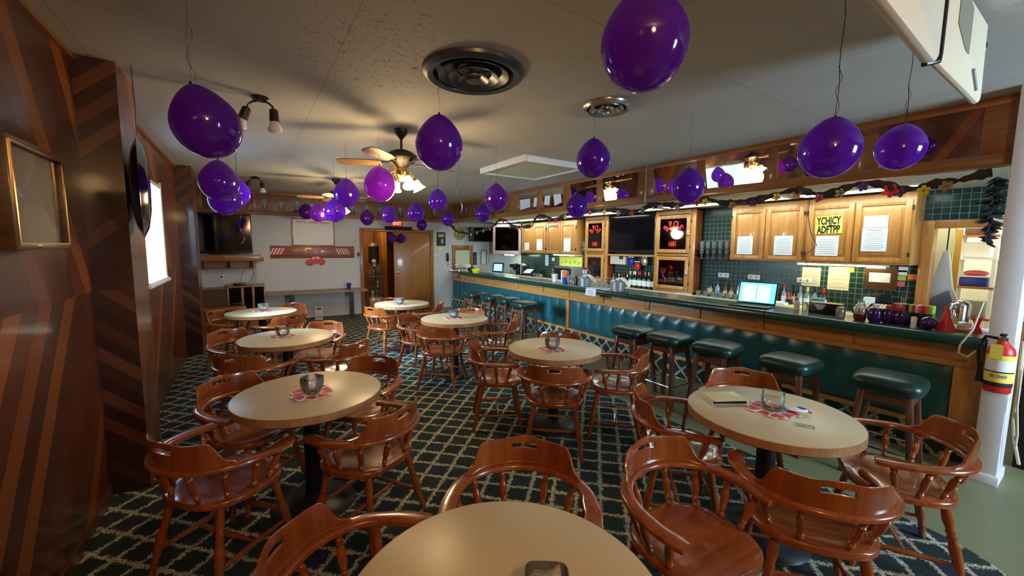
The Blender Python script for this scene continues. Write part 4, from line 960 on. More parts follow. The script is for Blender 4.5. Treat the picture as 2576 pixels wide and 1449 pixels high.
# back bar machines at the far left
t = thing('pos_terminal', 'small point of sale screen glowing blue on the back bar', 'monitor', (5.45, 8.95, .93), R(-62)); MB().prism([(-.12, 0), (.12, 0), (.08, .05), (-.08, .05)], -.10, .10, M=Matrix.Rotation(R(90), 4, 'X') @ Matrix.Translation((0, 0, 0))).build('stand', black, t, bevel=.004)
s = box('bezel', black, -.16, .16, -.02, .015, 0, .26, t, bevel=.006); s.location = (0, -.04, .05); s.rotation_euler = (R(-12), 0, 0); box('screen', monitor_lit, -.125, .125, -.022, -.02, .04, .225, s)
t = thing('coffee_maker', 'black coffee maker under the pale corner cabinet', 'coffee maker', (5.75, 8.62, .905), R(-70)); box('base', black, -.09, .09, -.12, .12, 0, .03, t, bevel=.005); box('tower', black, -.09, .09, .02, .12, .03, .30, t, bevel=.01); box('head', black, -.09, .09, -.12, .02, .22, .32, t, bevel=.01); MB().lathe([(.05, .03), (.065, .08), (.05, .16)], seg=16, c=(0, -.05, 0)).build('carafe', barglass_m, t, smooth=True)
t = thing('coffee_brewer', 'rounded black pod brewer right of the coffee maker', 'coffee maker', (5.72, 8.15, .905), R(-80)); MB().lathe([(.09, 0), (.09, .02), (.085, .03)], seg=18).build('base', black, t, smooth=True); box('column', black, -.07, .07, .02, .09, .02, .32, t, bevel=.015); MB().ball((0, -.01, .30), .085, .10, .05).build('head', chrome, t, smooth=True)
t = thing('card_printer', 'black till with sloping pale screen on the back bar', 'register', (5.66, 7.85, .905), R(-75)); box('drawer', black, -.17, .17, -.18, .18, 0, .10, t, bevel=.008); s = box('head', black, -.13, .13, -.14, .10, 0, .05, t, bevel=.01); s.location = (0, 0, .14); s.rotation_euler = (R(28), 0, 0); box('screen', paper, -.10, .10, -.11, .06, .05, .053, s)
t = thing('under_counter_fridge', 'dark steel appliance with yellow rails beside the small wall cabinet', 'fridge', (5.75, 6.62, .905)); box('body', grey_pl, -.10, .25, -.28, .28, 0, .34, t, bevel=.01); box('door', steel, -.12, -.10, -.27, .27, .02, .30, t, bevel=.004)
for z in (.315, .335): box('rail', brass, -.13, -.10, -.25, .25, z, z+.008, t)
t = thing('menu_card', 'yellow lit picture card standing on the dark appliance', 'card', (5.92, 6.75, 1.245)); box('card', yellow, -.006, 0, -.44, .30, 0, .20, t)
for k in range(5): MB().ball((-.008, -.34+k*.14, .07+.02*(k % 2)), .003, .045, .035).build('picture', green_pl, t)
for i in range(4): bottle((5.95, 7.33-.075*i, .905), .25, .030, [bottle_amber, bottle_clear, bottle_clear, bottle_green][i], [tan_label, label_w, label_w, cream][i], [orange, black, chrome, red][i], 'bottle %s of four left of the dark appliance' % ['first from left', 'second from left', 'third from left', 'rightmost'][i], 'bottles beside the dark appliance')
t = thing('blender', 'tall glass blender jar right of the dark appliance', 'blender', (5.72, 6.02, .905)); MB().lathe([(.08, 0), (.08, .09), (.05, .11)], seg=16).build('base', chrome, t, smooth=True); MB().lathe([(.05, .11), (.075, .30), (.07, .31)], seg=16, caps=False).build('jar', barglass_m, t, smooth=True); MB().lathe([(.075, .31), (.03, .34)], seg=16).build('lid', black, t, smooth=True)
t = thing('outlet_plate', 'white double outlet on the tiles above the till', 'outlet', (XR-.004, 7.62, 1.36)); box('plate', white, -.006, 0, -.05, .05, -.04, .04, t, bevel=.002)
sheet(7.80, 7.93, 1.20, 1.46, XR-.010, paper, 'long narrow white receipt list above the till', 6)

# ================================================================== STOOLS
def make_stool():
    t = thing('bar_stool', 'x', 'stool')
    sq = lambda s: [(s*x, s*y) for x, y in ((-1, -1), (1, -1), (1, 1), (-1, 1))]
    prof = [(.150, .655), (.188, .660), (.197, .685), (.198, .71), (.190, .735), (.165, .752), (.10, .760), (.02, .762)]
    MB().lathe(prof, seg=40, sq=[4.5]*8).build('seat', seat_vinyl, t, smooth=True, ang=60)
    for sx in (-1, 1):
        for sy in (-1, 1):
            M = Matrix.Identity(4); m = MB()
            top = Vector((sx*.125, sy*.125, .655)); bot = Vector((sx*.185, sy*.185, 0)); h = .019
            vs = [p+Vector((a*h, b*h, 0)) for p in (top, bot) for a, b in ((-1, -1), (1, -1), (1, 1), (-1, 1))]
            m.add(vs, [(0, 1, 2, 3), (7, 6, 5, 4)]+[(i, (i+1) % 4, 4+(i+1) % 4, 4+i) for i in range(4)])
            m.build('leg', stool_wood, t, bevel=.003)
            b_ = Vector((sx*.135, sy*.135, .58)); 
    for z, q in ((.24, .172),):
        for i, (a, b_) in enumerate((((-1, -1), (1, -1)), ((1, -1), (1, 1)), ((1, 1), (-1, 1)), ((-1, 1), (-1, -1)))):
            MB().tube([(a[0]*q, a[1]*q, z), (b_[0]*q, b_[1]*q, z)], .009, seg=8).build('foot_rail', chrome, t, smooth=True)
    for i, (a, b_) in enumerate((((-1, -1), (1, -1)), ((1, -1), (1, 1)), ((1, 1), (-1, 1)), ((-1, 1), (-1, -1)))):
        q = .133; p0 = Vector((a[0]*q, a[1]*q, .60)); p1 = Vector((b_[0]*q, b_[1]*q, .60)); 
        MB().cbox((p0+p1)/2, (abs(p1.x-p0.x)+.012 if abs(p1.x-p0.x) > .1 else .018, abs(p1.y-p0.y)+.012 if abs(p1.y-p0.y) > .1 else .018, .05)).build('apron', stool_wood, t)
    return t
st = make_stool()
spots = [(3.86, .86, 4, 'green bar stool nearest the white post'), (3.78, 1.47, -3, 'green bar stool second from the white post'), (3.74, 2.08, 6, 'green bar stool third from the white post'), (3.70, 2.58, 0, 'green bar stool fourth from the white post'), (3.66, 3.02, 0, 'green bar stool fifth from the white post, left end of the near group'),
         (3.80, 5.42, 3, 'green bar stool at the near end of the far group'), (3.86, 5.98, -4, 'second green bar stool of the far group'), (3.80, 6.45, 2, 'third green bar stool of the far group'), (3.74, 7.05, 5, 'fourth green bar stool of the far group, farthest down the bar')]
for x, y, a, l in spots:
    dup(st, (x, y, 0), R(a), l, 'green bar stools along the bar')
for c in [o for o in COL.objects if o.parent == st]: bpy.data.objects.remove(c)
bpy.data.objects.remove(st)

# ================================================================== TABLES
def make_table():
    t = thing('round_table', 'x', 'table')
    r = .42
    MB().lathe([(r-.012, .722), (r-.004, .744), (r-.006, .745)], seg=72).build('table_top', laminate, t, smooth=True, ang=30)
    MB().lathe([(r-.012, .700), (r, .702), (r, .742), (r-.004, .7442), (r-.005, .735), (r-.012, .705)], seg=72, caps=False).build('edge_band', edge_wood, t, smooth=True, ang=40)
    MB().lathe([(r-.02, .690), (r-.012, .705)], seg=48).build('underside', dark_wood, t)
    MB().lathe([(.048, .03), (.048, .69)], seg=24).build('column', steel, t, smooth=True)
    MB().lathe([(.235, .007), (.245, .012), (.24, .022), (.16, .045), (.08, .062), (.055, .085)], seg=40).build('base', castm, t, smooth=True, ang=60)
    MB().box(-.17, .17, -.03, .03, .668, .69).box(-.03, .03, -.17, .17, .668, .689).build('spider', castm, t)
    return t
tb = make_table()
TAB = {'A': (2.408, 1.021), 'B': (.282, 2.702), 'C': (2.286, 2.767), 'D': (.507, .787), 'E': (.285, 4.463), 'F': (.124, 6.347), 'G': (2.005, 6.223), 'H': (2.156, 4.599)}
TL = {'A': 'near right round table with papers on it', 'B': 'round table by the left wall, second from the camera', 'C': 'round table in the middle, in front of the bar stools', 'D': 'round table in the foreground, cut off at the bottom',
      'E': 'round table on the left, third from the camera', 'F': 'far left round table in front of the television corner', 'G': 'round table in front of the far doorway', 'H': 'round table in the centre row, third from the camera'}
for k_, (x, y) in TAB.items(): dup(tb, (x, y, 0), random.uniform(0, 6), TL[k_], 'round beige tables with wooden edge')
for c in [o for o in COL.objects if o.parent == tb]: bpy.data.objects.remove(c)
bpy.data.objects.remove(tb)
# votive bowls and coasters
TZ = .7452
TD = {'A': 'near right table', 'B': 'second left table', 'C': 'table before the bar stools', 'D': 'foreground table', 'E': 'third left table', 'F': 'far left table', 'G': 'table before the doorway', 'H': 'centre row table'}
BOWL = {'A': (2.44, 1.02), 'B': (.29, 2.66), 'C': (2.22, 2.72), 'D': (.57, .70), 'E': (.25, 4.50), 'F': (.14, 6.37), 'G': (1.93, 6.10), 'H': (2.15, 4.61)}
def bowl():
    t = thing('glass_votive', 'x', 'candle holder')
    pr_ = [(.001, .010), (.036, .010), (.044, .035), (.046, .060), (.044, .092), (.0465, .093), (.0485, .060), (.047, .034), (.038, .006), (.030, .001), (.001, .001)]
    MB().lathe([(r*1.18, z*1.08) for r, z in pr_], seg=48, sq=[2, 2.2, 3, 3.6, 4.6, 4.6, 3.6, 3, 2.2, 2, 2], caps=False).build('glass', votive_m, t, smooth=True, ang=70)
    return t
bw = bowl()
for k_, (x, y) in BOWL.items():
    d = dup(bw, (x, y, TZ+.0045), R({'A': 20, 'B': 35, 'C': 12, 'D': -35}.get(k_, 25)), 'clear square-rimmed glass votive bowl on the %s' % TD[k_], 'glass votive bowls')
    CH[k_] = d
for c in [o for o in COL.objects if o.parent == bw]: bpy.data.objects.remove(c)
bpy.data.objects.remove(bw)
def heart(s):
    pts = []
    for i in range(24):
        a = 2*PI*i/24
        pts.append((s*.062*math.sin(a)**3, s*(.050*math.cos(a)-.019*math.cos(2*a)-.008*math.cos(3*a))))
    return pts
co = thing('coaster', 'x', 'coaster')
MB().prism(heart(.78), 0, .0022).build('card', coaster_white, co); MB().prism(heart(.56), .0022, .003).build('print', coaster_red, co)
for k_, (x, y) in BOWL.items():
    n = 9
    for i in range(n):
        a = 2*PI*i/n+.3; rr = .085+.012*(i % 2)
        d = dup(co, (x+rr*math.cos(a), y+rr*math.sin(a), TZ+.0006+.0031*(i % 2)), a-PI/2+random.uniform(-.35, .35), 'red and white heart coaster ringed around the votive on the %s' % TD[k_], 'heart coasters on the %s' % TD[k_])
for c in [o for o in COL.objects if o.parent == co]: bpy.data.objects.remove(c)
bpy.data.objects.remove(co)
# loose things on the near right table
t = thing('paper_pad', 'stack of white sheets and yellow pad on the near right table', 'papers', (2.36, 1.26, TZ), R(-32))
for i in range(3): o = MB().cbox((.005*i, .004*i, .0015+.003*i), (.215, .16, .0025), R(2*i)).build('sheet', paper, t)
MB().cbox((.008, 0, .0155), (.205, .15, .012), R(3)).build('pad', pr('pale_yellow_pad', (.74, .74, .48), .8), t, bevel=.002)
MB().cbox((0, -.078, .012), (.20, .008, .014), R(3)).build('binding', black, t)
t = thing('snack_packet', 'small blue and white foil packet right of the near votive', 'packet', (2.52, .93, TZ+.006), R(-50)); m = MB().ball((0, 0, .012), .055, .032, .012, 14, 8); m.build('packet', white, t, smooth=True); MB().box(-.060, -.050, -.03, .03, .008, .013).box(.050, .062, -.03, .03, .008, .013).build('crimp', blue, t); MB().ball((.02, .006, .016), .028, .026, .011, 12, 6).build('print', blue, t, smooth=True)
t = thing('photo_card', 'small dark picture card lying on the near right table', 'card', (2.36, .83, TZ), R(-66)); box('card', paper, -.046, .046, -.030, .030, 0, .0015, t)
pm = pr('picture_print', (.2, .2, .2), .4); nt = pm.node_tree; nn = N(nt, 'ShaderNodeTexNoise'); nn.inputs['Scale'].default_value = 60; g = N(nt, 'ShaderNodeTexCoord'); nt.links.new(g.outputs['Object'], nn.inputs[0])
nt.links.new(ramp(nt, nn.outputs[0], [(.35, (.03, .03, .02)), (.5, (.14, .10, .05)), (.62, (.30, .30, .26))]), nt.nodes['Principled BSDF'].inputs['Base Color'])
box('print', pm, -.043, .043, -.027, .027, .0015, .0019, t)

# ================================================================== CAPTAIN'S CHAIRS
def make_chair():
    t = thing('captains_chair', 'x', 'chair')
    # seat: rounded D, saddle-dished
    seg, rings = 40, 7; vs = []; fs = []
    def outline(a):
        x, y = math.cos(a), math.sin(a); e = 2/2.9
        X = math.copysign(abs(x)**e, x)*.242; Y = math.copysign(abs(y)**e, y)*.225
        if Y < 0: X *= 1-.10*(-Y/.225)**2
        return X, Y+.005
    def dish(x, y, k):
        return .452-.016*max(0, 1-(abs(x)/.19)**2.5)*max(0, 1-(abs(y+.03)/.17)**2.5)+.006*math.exp(-(x/.04)**2)*max(0, y/.22)
    for i in range(rings+1):
        k = i/rings
        for j in range(seg):
            X, Y = outline(2*PI*j/seg); q = k if k < 1 else 1
            vs.append((X*q*.97, Y*q*.97, dish(X*q, Y*q, q)-(.004 if i == rings else 0)))
    for j in range(seg): X, Y = outline(2*PI*j/seg); vs.append((X, Y, .438))
    for j in range(seg): X, Y = outline(2*PI*j/seg); vs.append((X*.995, Y*.995, .418))
    for j in range(seg): X, Y = outline(2*PI*j/seg); vs.append((X*.93, Y*.93, .408))
    nr = rings+4
    for i in range(nr-1):
        for j in range(seg): fs.append((i*seg+j, i*seg+(j+1) % seg, (i+1)*seg+(j+1) % seg, (i+1)*seg+j))
    fs.append(tuple((nr-1)*seg+j for j in range(seg)))
    m = MB(); m.add(vs, fs)
    # merge centre ring
    o = m.build('seat', chair_seat_wood, t, smooth=True, ang=50)
    # arm rail: horseshoe, flat section, flaring at the tips
    def rail_pt(s):   # s in [-1,1]
        a = s*2.35
        if abs(a) <= 1.40: return Vector((.282*math.sin(a), -.262*math.cos(a)+.0, 0))
        u = (abs(a)-1.40); sg = 1 if a > 0 else -1
        return Vector((sg*(.278+.02*u-.055*max(0, u-.45)), -.045+.225*u, 0))
    n = 44; vs = []; fs = []
    for i in range(n+1):
        s = i/n*2-1; p = rail_pt(s); q = rail_pt(min(1, s+.01)); q0 = rail_pt(max(-1, s-.01)); d = (q-q0).normalized(); nrm = Vector((d.y, -d.x, 0))   # outward
        w_ = .028+.009*max(0, (abs(s)-.55)/.45); hz = .0125
        if abs(s) > .97: w_ *= .75
        zc = .628-.012*max(0, (abs(s)-.55)/.45)
        for (du, dz) in ((-1, -.7), (-.75, -1), (.75, -1), (1, -.7), (1, .55), (.72, 1), (-.72, 1), (-1, .55)):
            vs.append(p+nrm*w_*du+Vector((0, 0, zc+dz*hz)))
    for i in range(n):
        for k in range(8): fs.append((i*8+k, i*8+(k+1) % 8, (i+1)*8+(k+1) % 8, (i+1)*8+k))
    fs.append(tuple(range(7, -1, -1))); fs.append(tuple(n*8+k for k in range(8)))
    m = MB(); m.add(vs, fs); m.build('arm_rail', chair_wood, t, smooth=True, ang=55)
    # crest: shaped back board standing on the rail, with hand slot
    nc, nrw = 44, 8
    def top(s):   # s in [-1,1] -> height of the upper edge above the rail
        a = abs(s)
        if a > .86: return .020*((1-a)/.14)**.7+.003
        if a > .64: return .020+.098*(.5-.5*math.cos(PI*(.86-a)/.22))**.7
        return .118+.013*(.5+.5*math.cos(min(1, a/.34)*PI))
    smax = 1.12
    grid = {}
    zb = .637
    def cp(s, k, side):
        a = s*smax; h = top(s); z = zb+h*k
        lean = .20*(z-zb)
        rr = 1+side*.028+lean*.55
        return Vector((.282*math.sin(a)*(1+side*.042+lean*.25), -.262*math.cos(a)*(1+side*.042)-lean*.42, z))
    ks = [0, .12, .38, .585, .79, .90, 1.0]
    verts = []; idx = {}
    for i in range(nc+1):
        s = i/nc*2-1
        for j, k in enumerate(ks):
            for side in (0, 1):
                sd = .5 if side else -.5
                if j == len(ks)-1: sd *= .55
                idx[(i, j, side)] = len(verts); verts.append(cp(s, k, sd))
    hole = lambda i, j: (nc//2-4 <= i < nc//2+4) and j == 3
    cell = lambda i, j: 0 <= i < nc and 0 <= j < len(ks)-1 and not hole(i, j)
    faces = []
    for i in range(nc):
        for j in range(len(ks)-1):
            if not cell(i, j): continue
            faces.append((idx[i, j, 1], idx[i+1, j, 1], idx[i+1, j+1, 1], idx[i, j+1, 1]))
            faces.append((idx[i, j, 0], idx[i, j+1, 0], idx[i+1, j+1, 0], idx[i+1, j, 0]))
            for (di, dj, e) in ((0, -1, ((i, j), (i+1, j))), (0, 1, ((i+1, j+1), (i, j+1))), (-1, 0, ((i, j+1), (i, j))), (1, 0, ((i+1, j), (i+1, j+1)))):
                if not cell(i+di, j+dj):
                    a_, b_ = e; faces.append((idx[a_[0], a_[1], 0], idx[b_[0], b_[1], 0], idx[b_[0], b_[1], 1], idx[a_[0], a_[1], 1]))
    m = MB(); m.add(verts, faces); m.build('crest', chair_wood, t, smooth=True, ang=48)
    # groove bead where the crest meets the rail
    m = MB(); m.tube([cp(i/20*1.8-.9, .10, -.62) for i in range(21)], .0035, seg=6); m.build('bead', chair_wood, t, smooth=True)
    # spindles
    sp = [(0, .0085), (.05, .012), (.11, .0135), (.15, .0085), (.18, .0145), (.205, .0095), (.23, .0145), (.26, .010), (.45, .0175), (.66, .0165), (.76, .0105), (.79, .0150), (.815, .0095), (.84, .0150), (.87, .0095), (.92, .014), (1, .011)]
    for a in (-2.05, -1.45, -.92, -.38, .38, .92, 1.45, 2.05):
        s = a/2.35; p = rail_pt(s)
        q = Vector((p.x*.80, (p.y*.80 if p.y < 0 else p.y*.70)+.008, .448))
        if abs(a) > 2: q = Vector((p.x*.79, p.y-.035, .448))
        MB().turned(q, Vector((p.x, p.y, .616)), sp, 10).build('spindle', chair_wood, t, smooth=True, ang=70)
    lp = [(0, .012), (.05, .017), (.11, .0125), (.14, .019), (.165, .013), (.19, .019), (.22, .0135), (.36, .022), (.52, .0235), (.60, .015), (.63, .0215), (.66, .015), (.69, .0215), (.72, .016), (.82, .022), (.93, .019), (1, .017)]
    legs = {}
    for sx in (-1, 1):
        for sy in (-1, 1):
            p0 = Vector((sx*.225, .205 if sy > 0 else -.225, .006)); p1 = Vector((sx*.155, .145 if sy > 0 else -.14, .415)); legs[sx, sy] = (p0, p1)
            MB().turned(p0, p1, lp, 12).build('leg', chair_wood, t, smooth=True, ang=70)
    stp = [(0, .008), (.2, .010), (.45, .014), (.5, .016), (.55, .014), (.8, .010), (1, .008)]
    at = lambda sx, sy, k: legs[sx, sy][0].lerp(legs[sx, sy][1], k)
    for sx in (-1, 1): MB().turned(at(sx, -1, .33), at(sx, 1, .33), stp, 8).build('stretcher', chair_wood, t, smooth=True)
    MB().turned((at(-1, -1, .33)+at(-1, 1, .33))/2, (at(1, -1, .33)+at(1, 1, .33))/2, stp, 8).build('stretcher', chair_wood, t, smooth=True)
    MB().turned(at(-1, 1, .45), at(1, 1, .45), stp, 8).build('stretcher', chair_wood, t, smooth=True)
    return t
ch = make_chair()
CHR = {'D1': ((.88, 1.26), 142), 'D2': ((.25, 1.20), -120), 'D3': ((1.50, .89), 176), 'A1': ((2.84, 1.35), 127), 'A2': ((2.18, 1.42), -136), 'A3': ((2.87, .58), 30), 'A4': ((2.07, .69), -52),
       'B1': ((-.03, 3.07), -141), 'B2': ((-.16, 2.46), -50), 'B3': ((.54, 2.34), 33), 'B4': ((.66, 3.07), 133), 'C1': ((1.91, 3.14), -118), 'C2': ((2.05, 2.47), -40), 'C3': ((2.56, 3.05), 133), 'C4': ((2.72, 2.42), 40),
       'E1': ((-.10, 4.90), -141), 'E2': ((.0, 4.06), -33), 'E3': ((.68, 4.05), 43), 'E4': ((.60, 4.88), 143), 'F1': ((-.22, 6.49), -114), 'F2': ((.31, 5.97), 27), 'F3': ((.42, 6.75), 144),
       'G1': ((1.68, 6.06), -63), 'G2': ((2.0, 6.62), -180), 'G3': ((2.33, 6.03), 59), 'H1': ((1.83, 4.96), -142), 'H2': ((1.86, 4.30), -45), 'H3': ((2.50, 4.98), 135), 'H4': ((2.58, 4.27), 51)}
CL = {'D1': 'maple captain chair on the far side of the foreground table, facing the camera', 'D2': 'maple captain chair left of the foreground table, its back cut by the frame bottom', 'D3': 'maple captain chair facing the camera between the two nearest tables',
      'A1': 'maple captain chair behind the table with papers, its crest just above the top', 'A2': 'maple captain chair left of the table with papers', 'A3': 'maple captain chair right of the table with papers, nearest the white post', 'A4': 'maple captain chair with its back to the camera at the table with papers',
      'B1': 'captain chair at the left of the second left table, by the wall', 'B2': 'dark shadowed captain chair nearest the boarded pilaster', 'B3': 'captain chair at the right front of the second left table', 'B4': 'captain chair at the right rear of the second left table',
      'C1': 'captain chair left of the table before the bar stools', 'C2': 'captain chair with its back to the camera at the table before the bar stools', 'C3': 'captain chair behind the table before the bar stools, only its crest showing', 'C4': 'captain chair right of the table before the bar stools',
      'E1': 'captain chair left of the third left table, by the wall', 'E2': 'dark captain chair in front of the third left table', 'E3': 'captain chair at the right front of the third left table', 'E4': 'captain chair at the right rear of the third left table',
      'F1': 'captain chair left of the far left table, in the corner shade', 'F2': 'captain chair in front of the far left table', 'F3': 'captain chair right behind the far left table',
      'G1': 'captain chair at the left front of the table before the doorway', 'G2': 'captain chair behind the table before the doorway', 'G3': 'captain chair right of the table before the doorway',
      'H1': 'captain chair at the left rear of the centre row table', 'H2': 'captain chair with its back to the camera at the centre row table', 'H3': 'captain chair with a white sticker behind the centre row table', 'H4': 'captain chair right of the centre row table'}
for k_, ((x, y), a) in CHR.items():
    d = dup(ch, (x, y, 0), R(a), CL[k_], 'maple captain chairs around the tables')
    if k_ == 'H3':
        box('sticker', paper, -.125, -.085, -.287, -.284, .68, .75, d).rotation_euler = (R(6), 0, 0)
for c in [o for o in COL.objects if o.parent == ch]: bpy.data.objects.remove(c)
bpy.data.objects.remove(ch)

# ================================================================== CEILING THINGS
def vent(x, y, r, mat, label, nr):
    t = thing('ceiling_vent', label, 'vent', (x, y, HC))
    MB().lathe([(r*.80, -.005), (r, -.004), (r*.985, -.022), (r*.90, -.040), (r*.80, -.030), (r*.78, -.006)], seg=64, caps=False).build('flange', mat, t, smooth=True)
    MB().lathe([(.01, -.002), (r*.80, -.002)], seg=40, caps=False).build('throat', blackmatt, t)
    for i in range(nr):
        q = r*(.70-.20*i*3/nr); z = -.028-.010*i
        MB().lathe([(q, z), (q*.985, z-.006), (q-.028*r/.32-.02, z+.022), (q-.02*r/.32-.02, z+.026)], seg=56, caps=False).build('ring', mat, t, smooth=True)
    MB().lathe([(.004, -.066), (r*.14, -.064), (r*.15, -.058)], seg=24).build('cone', mat, t, smooth=True)
vent(1.25, 2.37, .32, pr('vent_grey', (.10, .11, .125), .34, metal=.6), 'large dark round ceiling vent with concentric rings', 3)
vent(2.385, 2.32, .19, pr('vent_silver', (.48, .47, .44), .25, metal=.7), 'small silver round ceiling vent above the counter side', 2)

def fan(x, y, label, a0):
    t = thing('ceiling_fan', label, 'ceiling fan', (x, y, HC))
    MB().lathe([(.055, -.001), (.065, -.01), (.060, -.04), (.030, -.075), (.014, -.095)], seg=24).build('canopy', bronze, t, smooth=True)
    MB().lathe([(.012, -.20), (.012, -.09)], seg=12).build('rod', bronze, t, smooth=True)
    MB().lathe([(.035, -.19), (.07, -.20), (.11, -.215), (.145, -.245), (.15, -.275), (.12, -.305), (.08, -.325), (.05, -.36)], seg=36).build('motor', bronze, t, smooth=True)
    for i in range(5):
        a = R(a0-72*i); M = Matrix.Rotation(a, 4, 'Z') @ Matrix.Translation((0, 0, -.315)) @ Matrix.Rotation(R(13), 4, 'X')
        pl = [(.19, -.045), (.30, -.062), (.52, -.068), (.585, -.05), (.60, 0), (.585, .05), (.52, .068), (.30, .062), (.19, .045)]
        b_ = MB().prism(pl, -.004, .004, M=M).build('blade', wood('fan_blade_%d' % i, (.30, .17, .07), (.22, .12, .045), (.36, .21, .09), axis=0, rough=.4) if i == 0 and 'fan_bl' not in MATS else MATS['fan_bl'], t)
        if 'fan_bl' not in MATS: MATS['fan_bl'] = b_.data.materials[0]
        MB().prism([(.08, -.014), (.16, -.012), (.24, -.03), (.24, .03), (.16, .012), (.08, .014)], .004, .010, M=M).build('blade_iron', bronze, b_)
    MB().lathe([(.05, -.36), (.055, -.38), (.05, -.42), (.06, -.43), (.035, -.47), (.01, -.49)], seg=24).build('light_fitter', brass, t, smooth=True)
    for i in range(4):
        a = R(a0+33+90*i); d = Vector((math.cos(a), math.sin(a), 0))
        MB().tube([d*.04+Vector((0, 0, -.43)), d*.08+Vector((0, 0, -.40)), d*.115+Vector((0, 0, -.415)), d*.125+Vector((0, 0, -.45))], .006, seg=8).build('arm', brass, t, smooth=True)
        MB().tube([d*.07+Vector((0, 0, -.41))+.022*math.cos(k*.7)*d+Vector((0, 0, .022*math.sin(k*.7))) for k in range(9)], .004, seg=6).build('scroll', brass, t, smooth=True)
        dirn = (d*.62+Vector((0, 0, -1))).normalized(); q = dirn.to_track_quat('Z', 'Y').to_matrix().to_4x4(); q.translation = d*.125+Vector((0, 0, -.455))
        MB().lathe([(.018, -.01), (.026, .0), (.032, .012)], seg=16, M=q).build('socket', brass, t, smooth=True)
        MB().lathe([(.024, .004), (.034, .02), (.040, .05), (.050, .085), (.068, .108), (.066, .108), (.047, .083), (.037, .048), (.030, .02)], seg=20, M=q, caps=False).build('glass_shade', shade_lit, t, smooth=True)
        MB().ball(q @ Vector((0, 0, .055)), .022, seg=12, rings=8).build('bulb', pr('lit_bulb', (1, .9, .7), .5, emis=(1, .76, .42), estr=8) if 'lit_bulb' not in MATS else MATS['lit_bulb'], t, smooth=True)
    lamp('fan_lamp_light', 'POINT', (x, y, HC-.66), 30, (1, .70, .36), radius=.16)
fan(1.27, 3.88, 'near bronze ceiling fan with lit tulip shades', 152)
fan(1.29, 7.35, 'far bronze ceiling fan with lit tulip shades', 172)

def spots2(x, y, a, label):
    t = thing('ceiling_spotlight', label, 'spotlight', (x, y, HC), R(a))
    MB().lathe([(.06, 0), (.062, -.012), (.04, -.028), (.02, -.03)], seg=24).build('mount', bronze, t, smooth=True)
    for s in (-1, 1):
        MB().tube([(s*.02, 0, -.028), (s*.055, 0, -.036), (s*.082, 0, -.06), (s*.09, 0, -.09)], .008, seg=8).build('arm', bronze, t, smooth=True)
        d = Vector((s*.22-.18, -.05, -1)).normalized(); q = d.to_track_quat('Z', 'Y').to_matrix().to_4x4(); q.translation = (s*.09, 0, -.085)
        MB().lathe([(.012, -.01), (.030, .004), (.033, .085), (.028, .09)], seg=18, M=q).build('holder', bronze, t, smooth=True)
        MB().lathe([(.025, .085), (.036, .11), (.050, .145), (.048, .158), (.02, .168), (.001, .170)], seg=20, M=q).build('bulb', spot_glass, t, smooth=True)
spots2(.13, 3.68, -20, 'nearer twin ceiling spotlight with unlit reflector bulbs')
spots2(.16, 7.95, 0, 'farther twin ceiling spotlight near the portrait case')
t = thing('ceiling_light_box', 'square unlit ceiling light box with prismatic diffuser', 'light fixture', (3.30, 4.58, HC), R(0))
MB().box(-.49, -.44, -.54, .56, -.075, 0).box(.44, .49, -.54, .56, -.075, 0).box(-.44, .44, -.54, -.49, -.075, 0).box(-.44, .44, .51, .56, -.075, 0).build('frame', pr('fixture_white', (.72, .70, .64), .45), t, bevel=.003)
m = MB()
for i in range(24): x = -.44+i*.88/24; m.add([(x, -.49, -.050), (x+.88/48, -.49, -.062), (x+.88/24, -.49, -.050), (x, .51, -.050), (x+.88/48, .51, -.062), (x+.88/24, .51, -.050)], [(0, 1, 4, 3), (1, 2, 5, 4)])
m.build('diffuser', prism_m, t)
# long cream unit hanging from the ceiling at the upper right
t = thing('ceiling_air_cleaner', 'long cream ceiling-hung unit with black seam at the top right', 'air cleaner', (2.2, .45, 2.35))
m = MB().prism([(-.02, 0), (-.02, .36), (.72+.02, .36), (.775, .04), (.76, .008), (.73, 0)], 0, .03, M=Matrix.Rotation(R(90), 4, 'X') @ Matrix.Translation((0, 0, -.03)))
m.build('body', cream, t, bevel=.014)
MB().prism([(-1.1, .05), (-1.1, .40), (-.03, .40), (-.03, .01), (-.06, -.012), (-.10, -.014)], 0, .04, M=Matrix.Rotation(R(90), 4, 'X') @ Matrix.Translation((0, 0, -.034))).build('front_section', cream, t, bevel=.014)
MB().tube([(-.024, -.004, .36), (-.024, -.004, .03), (-.04, -.006, -.004), (-.08, .02, -.014), (-.08, .03, -.014)], .009, seg=8).build('rubber_seam', black, t, smooth=True)
MB().prism([(.20, .20), (.36, .14), (.42, .14), (.42, .32), (.30, .36), (.20, .36)], 0, .003, M=Matrix.Rotation(R(90), 4, 'X') @ Matrix.Translation((0, 0, .0))).build('grille', pr('vent_taupe', (.24, .22, .16), .6), t)
MB().tube([(.52, -.004, .10), (.60, -.004, .05), (.62, -.004, .035)], .007, seg=6).build('badge', grey_pl, t, smooth=True)
MB().tube([(-.42, -.010, .20), (-.30, -.010, .14)], .006, seg=6).build('scuff_slot', dark_wood, t)
MB().ball((.775, .03, .27), .014, .03, .035).build('side_knob', black, t, smooth=True)
for x in (-.8, .4): MB().lathe([(.012, .36), (.012, .401)], c=(x, .015, 0), seg=10).build('hanger', steel, t)

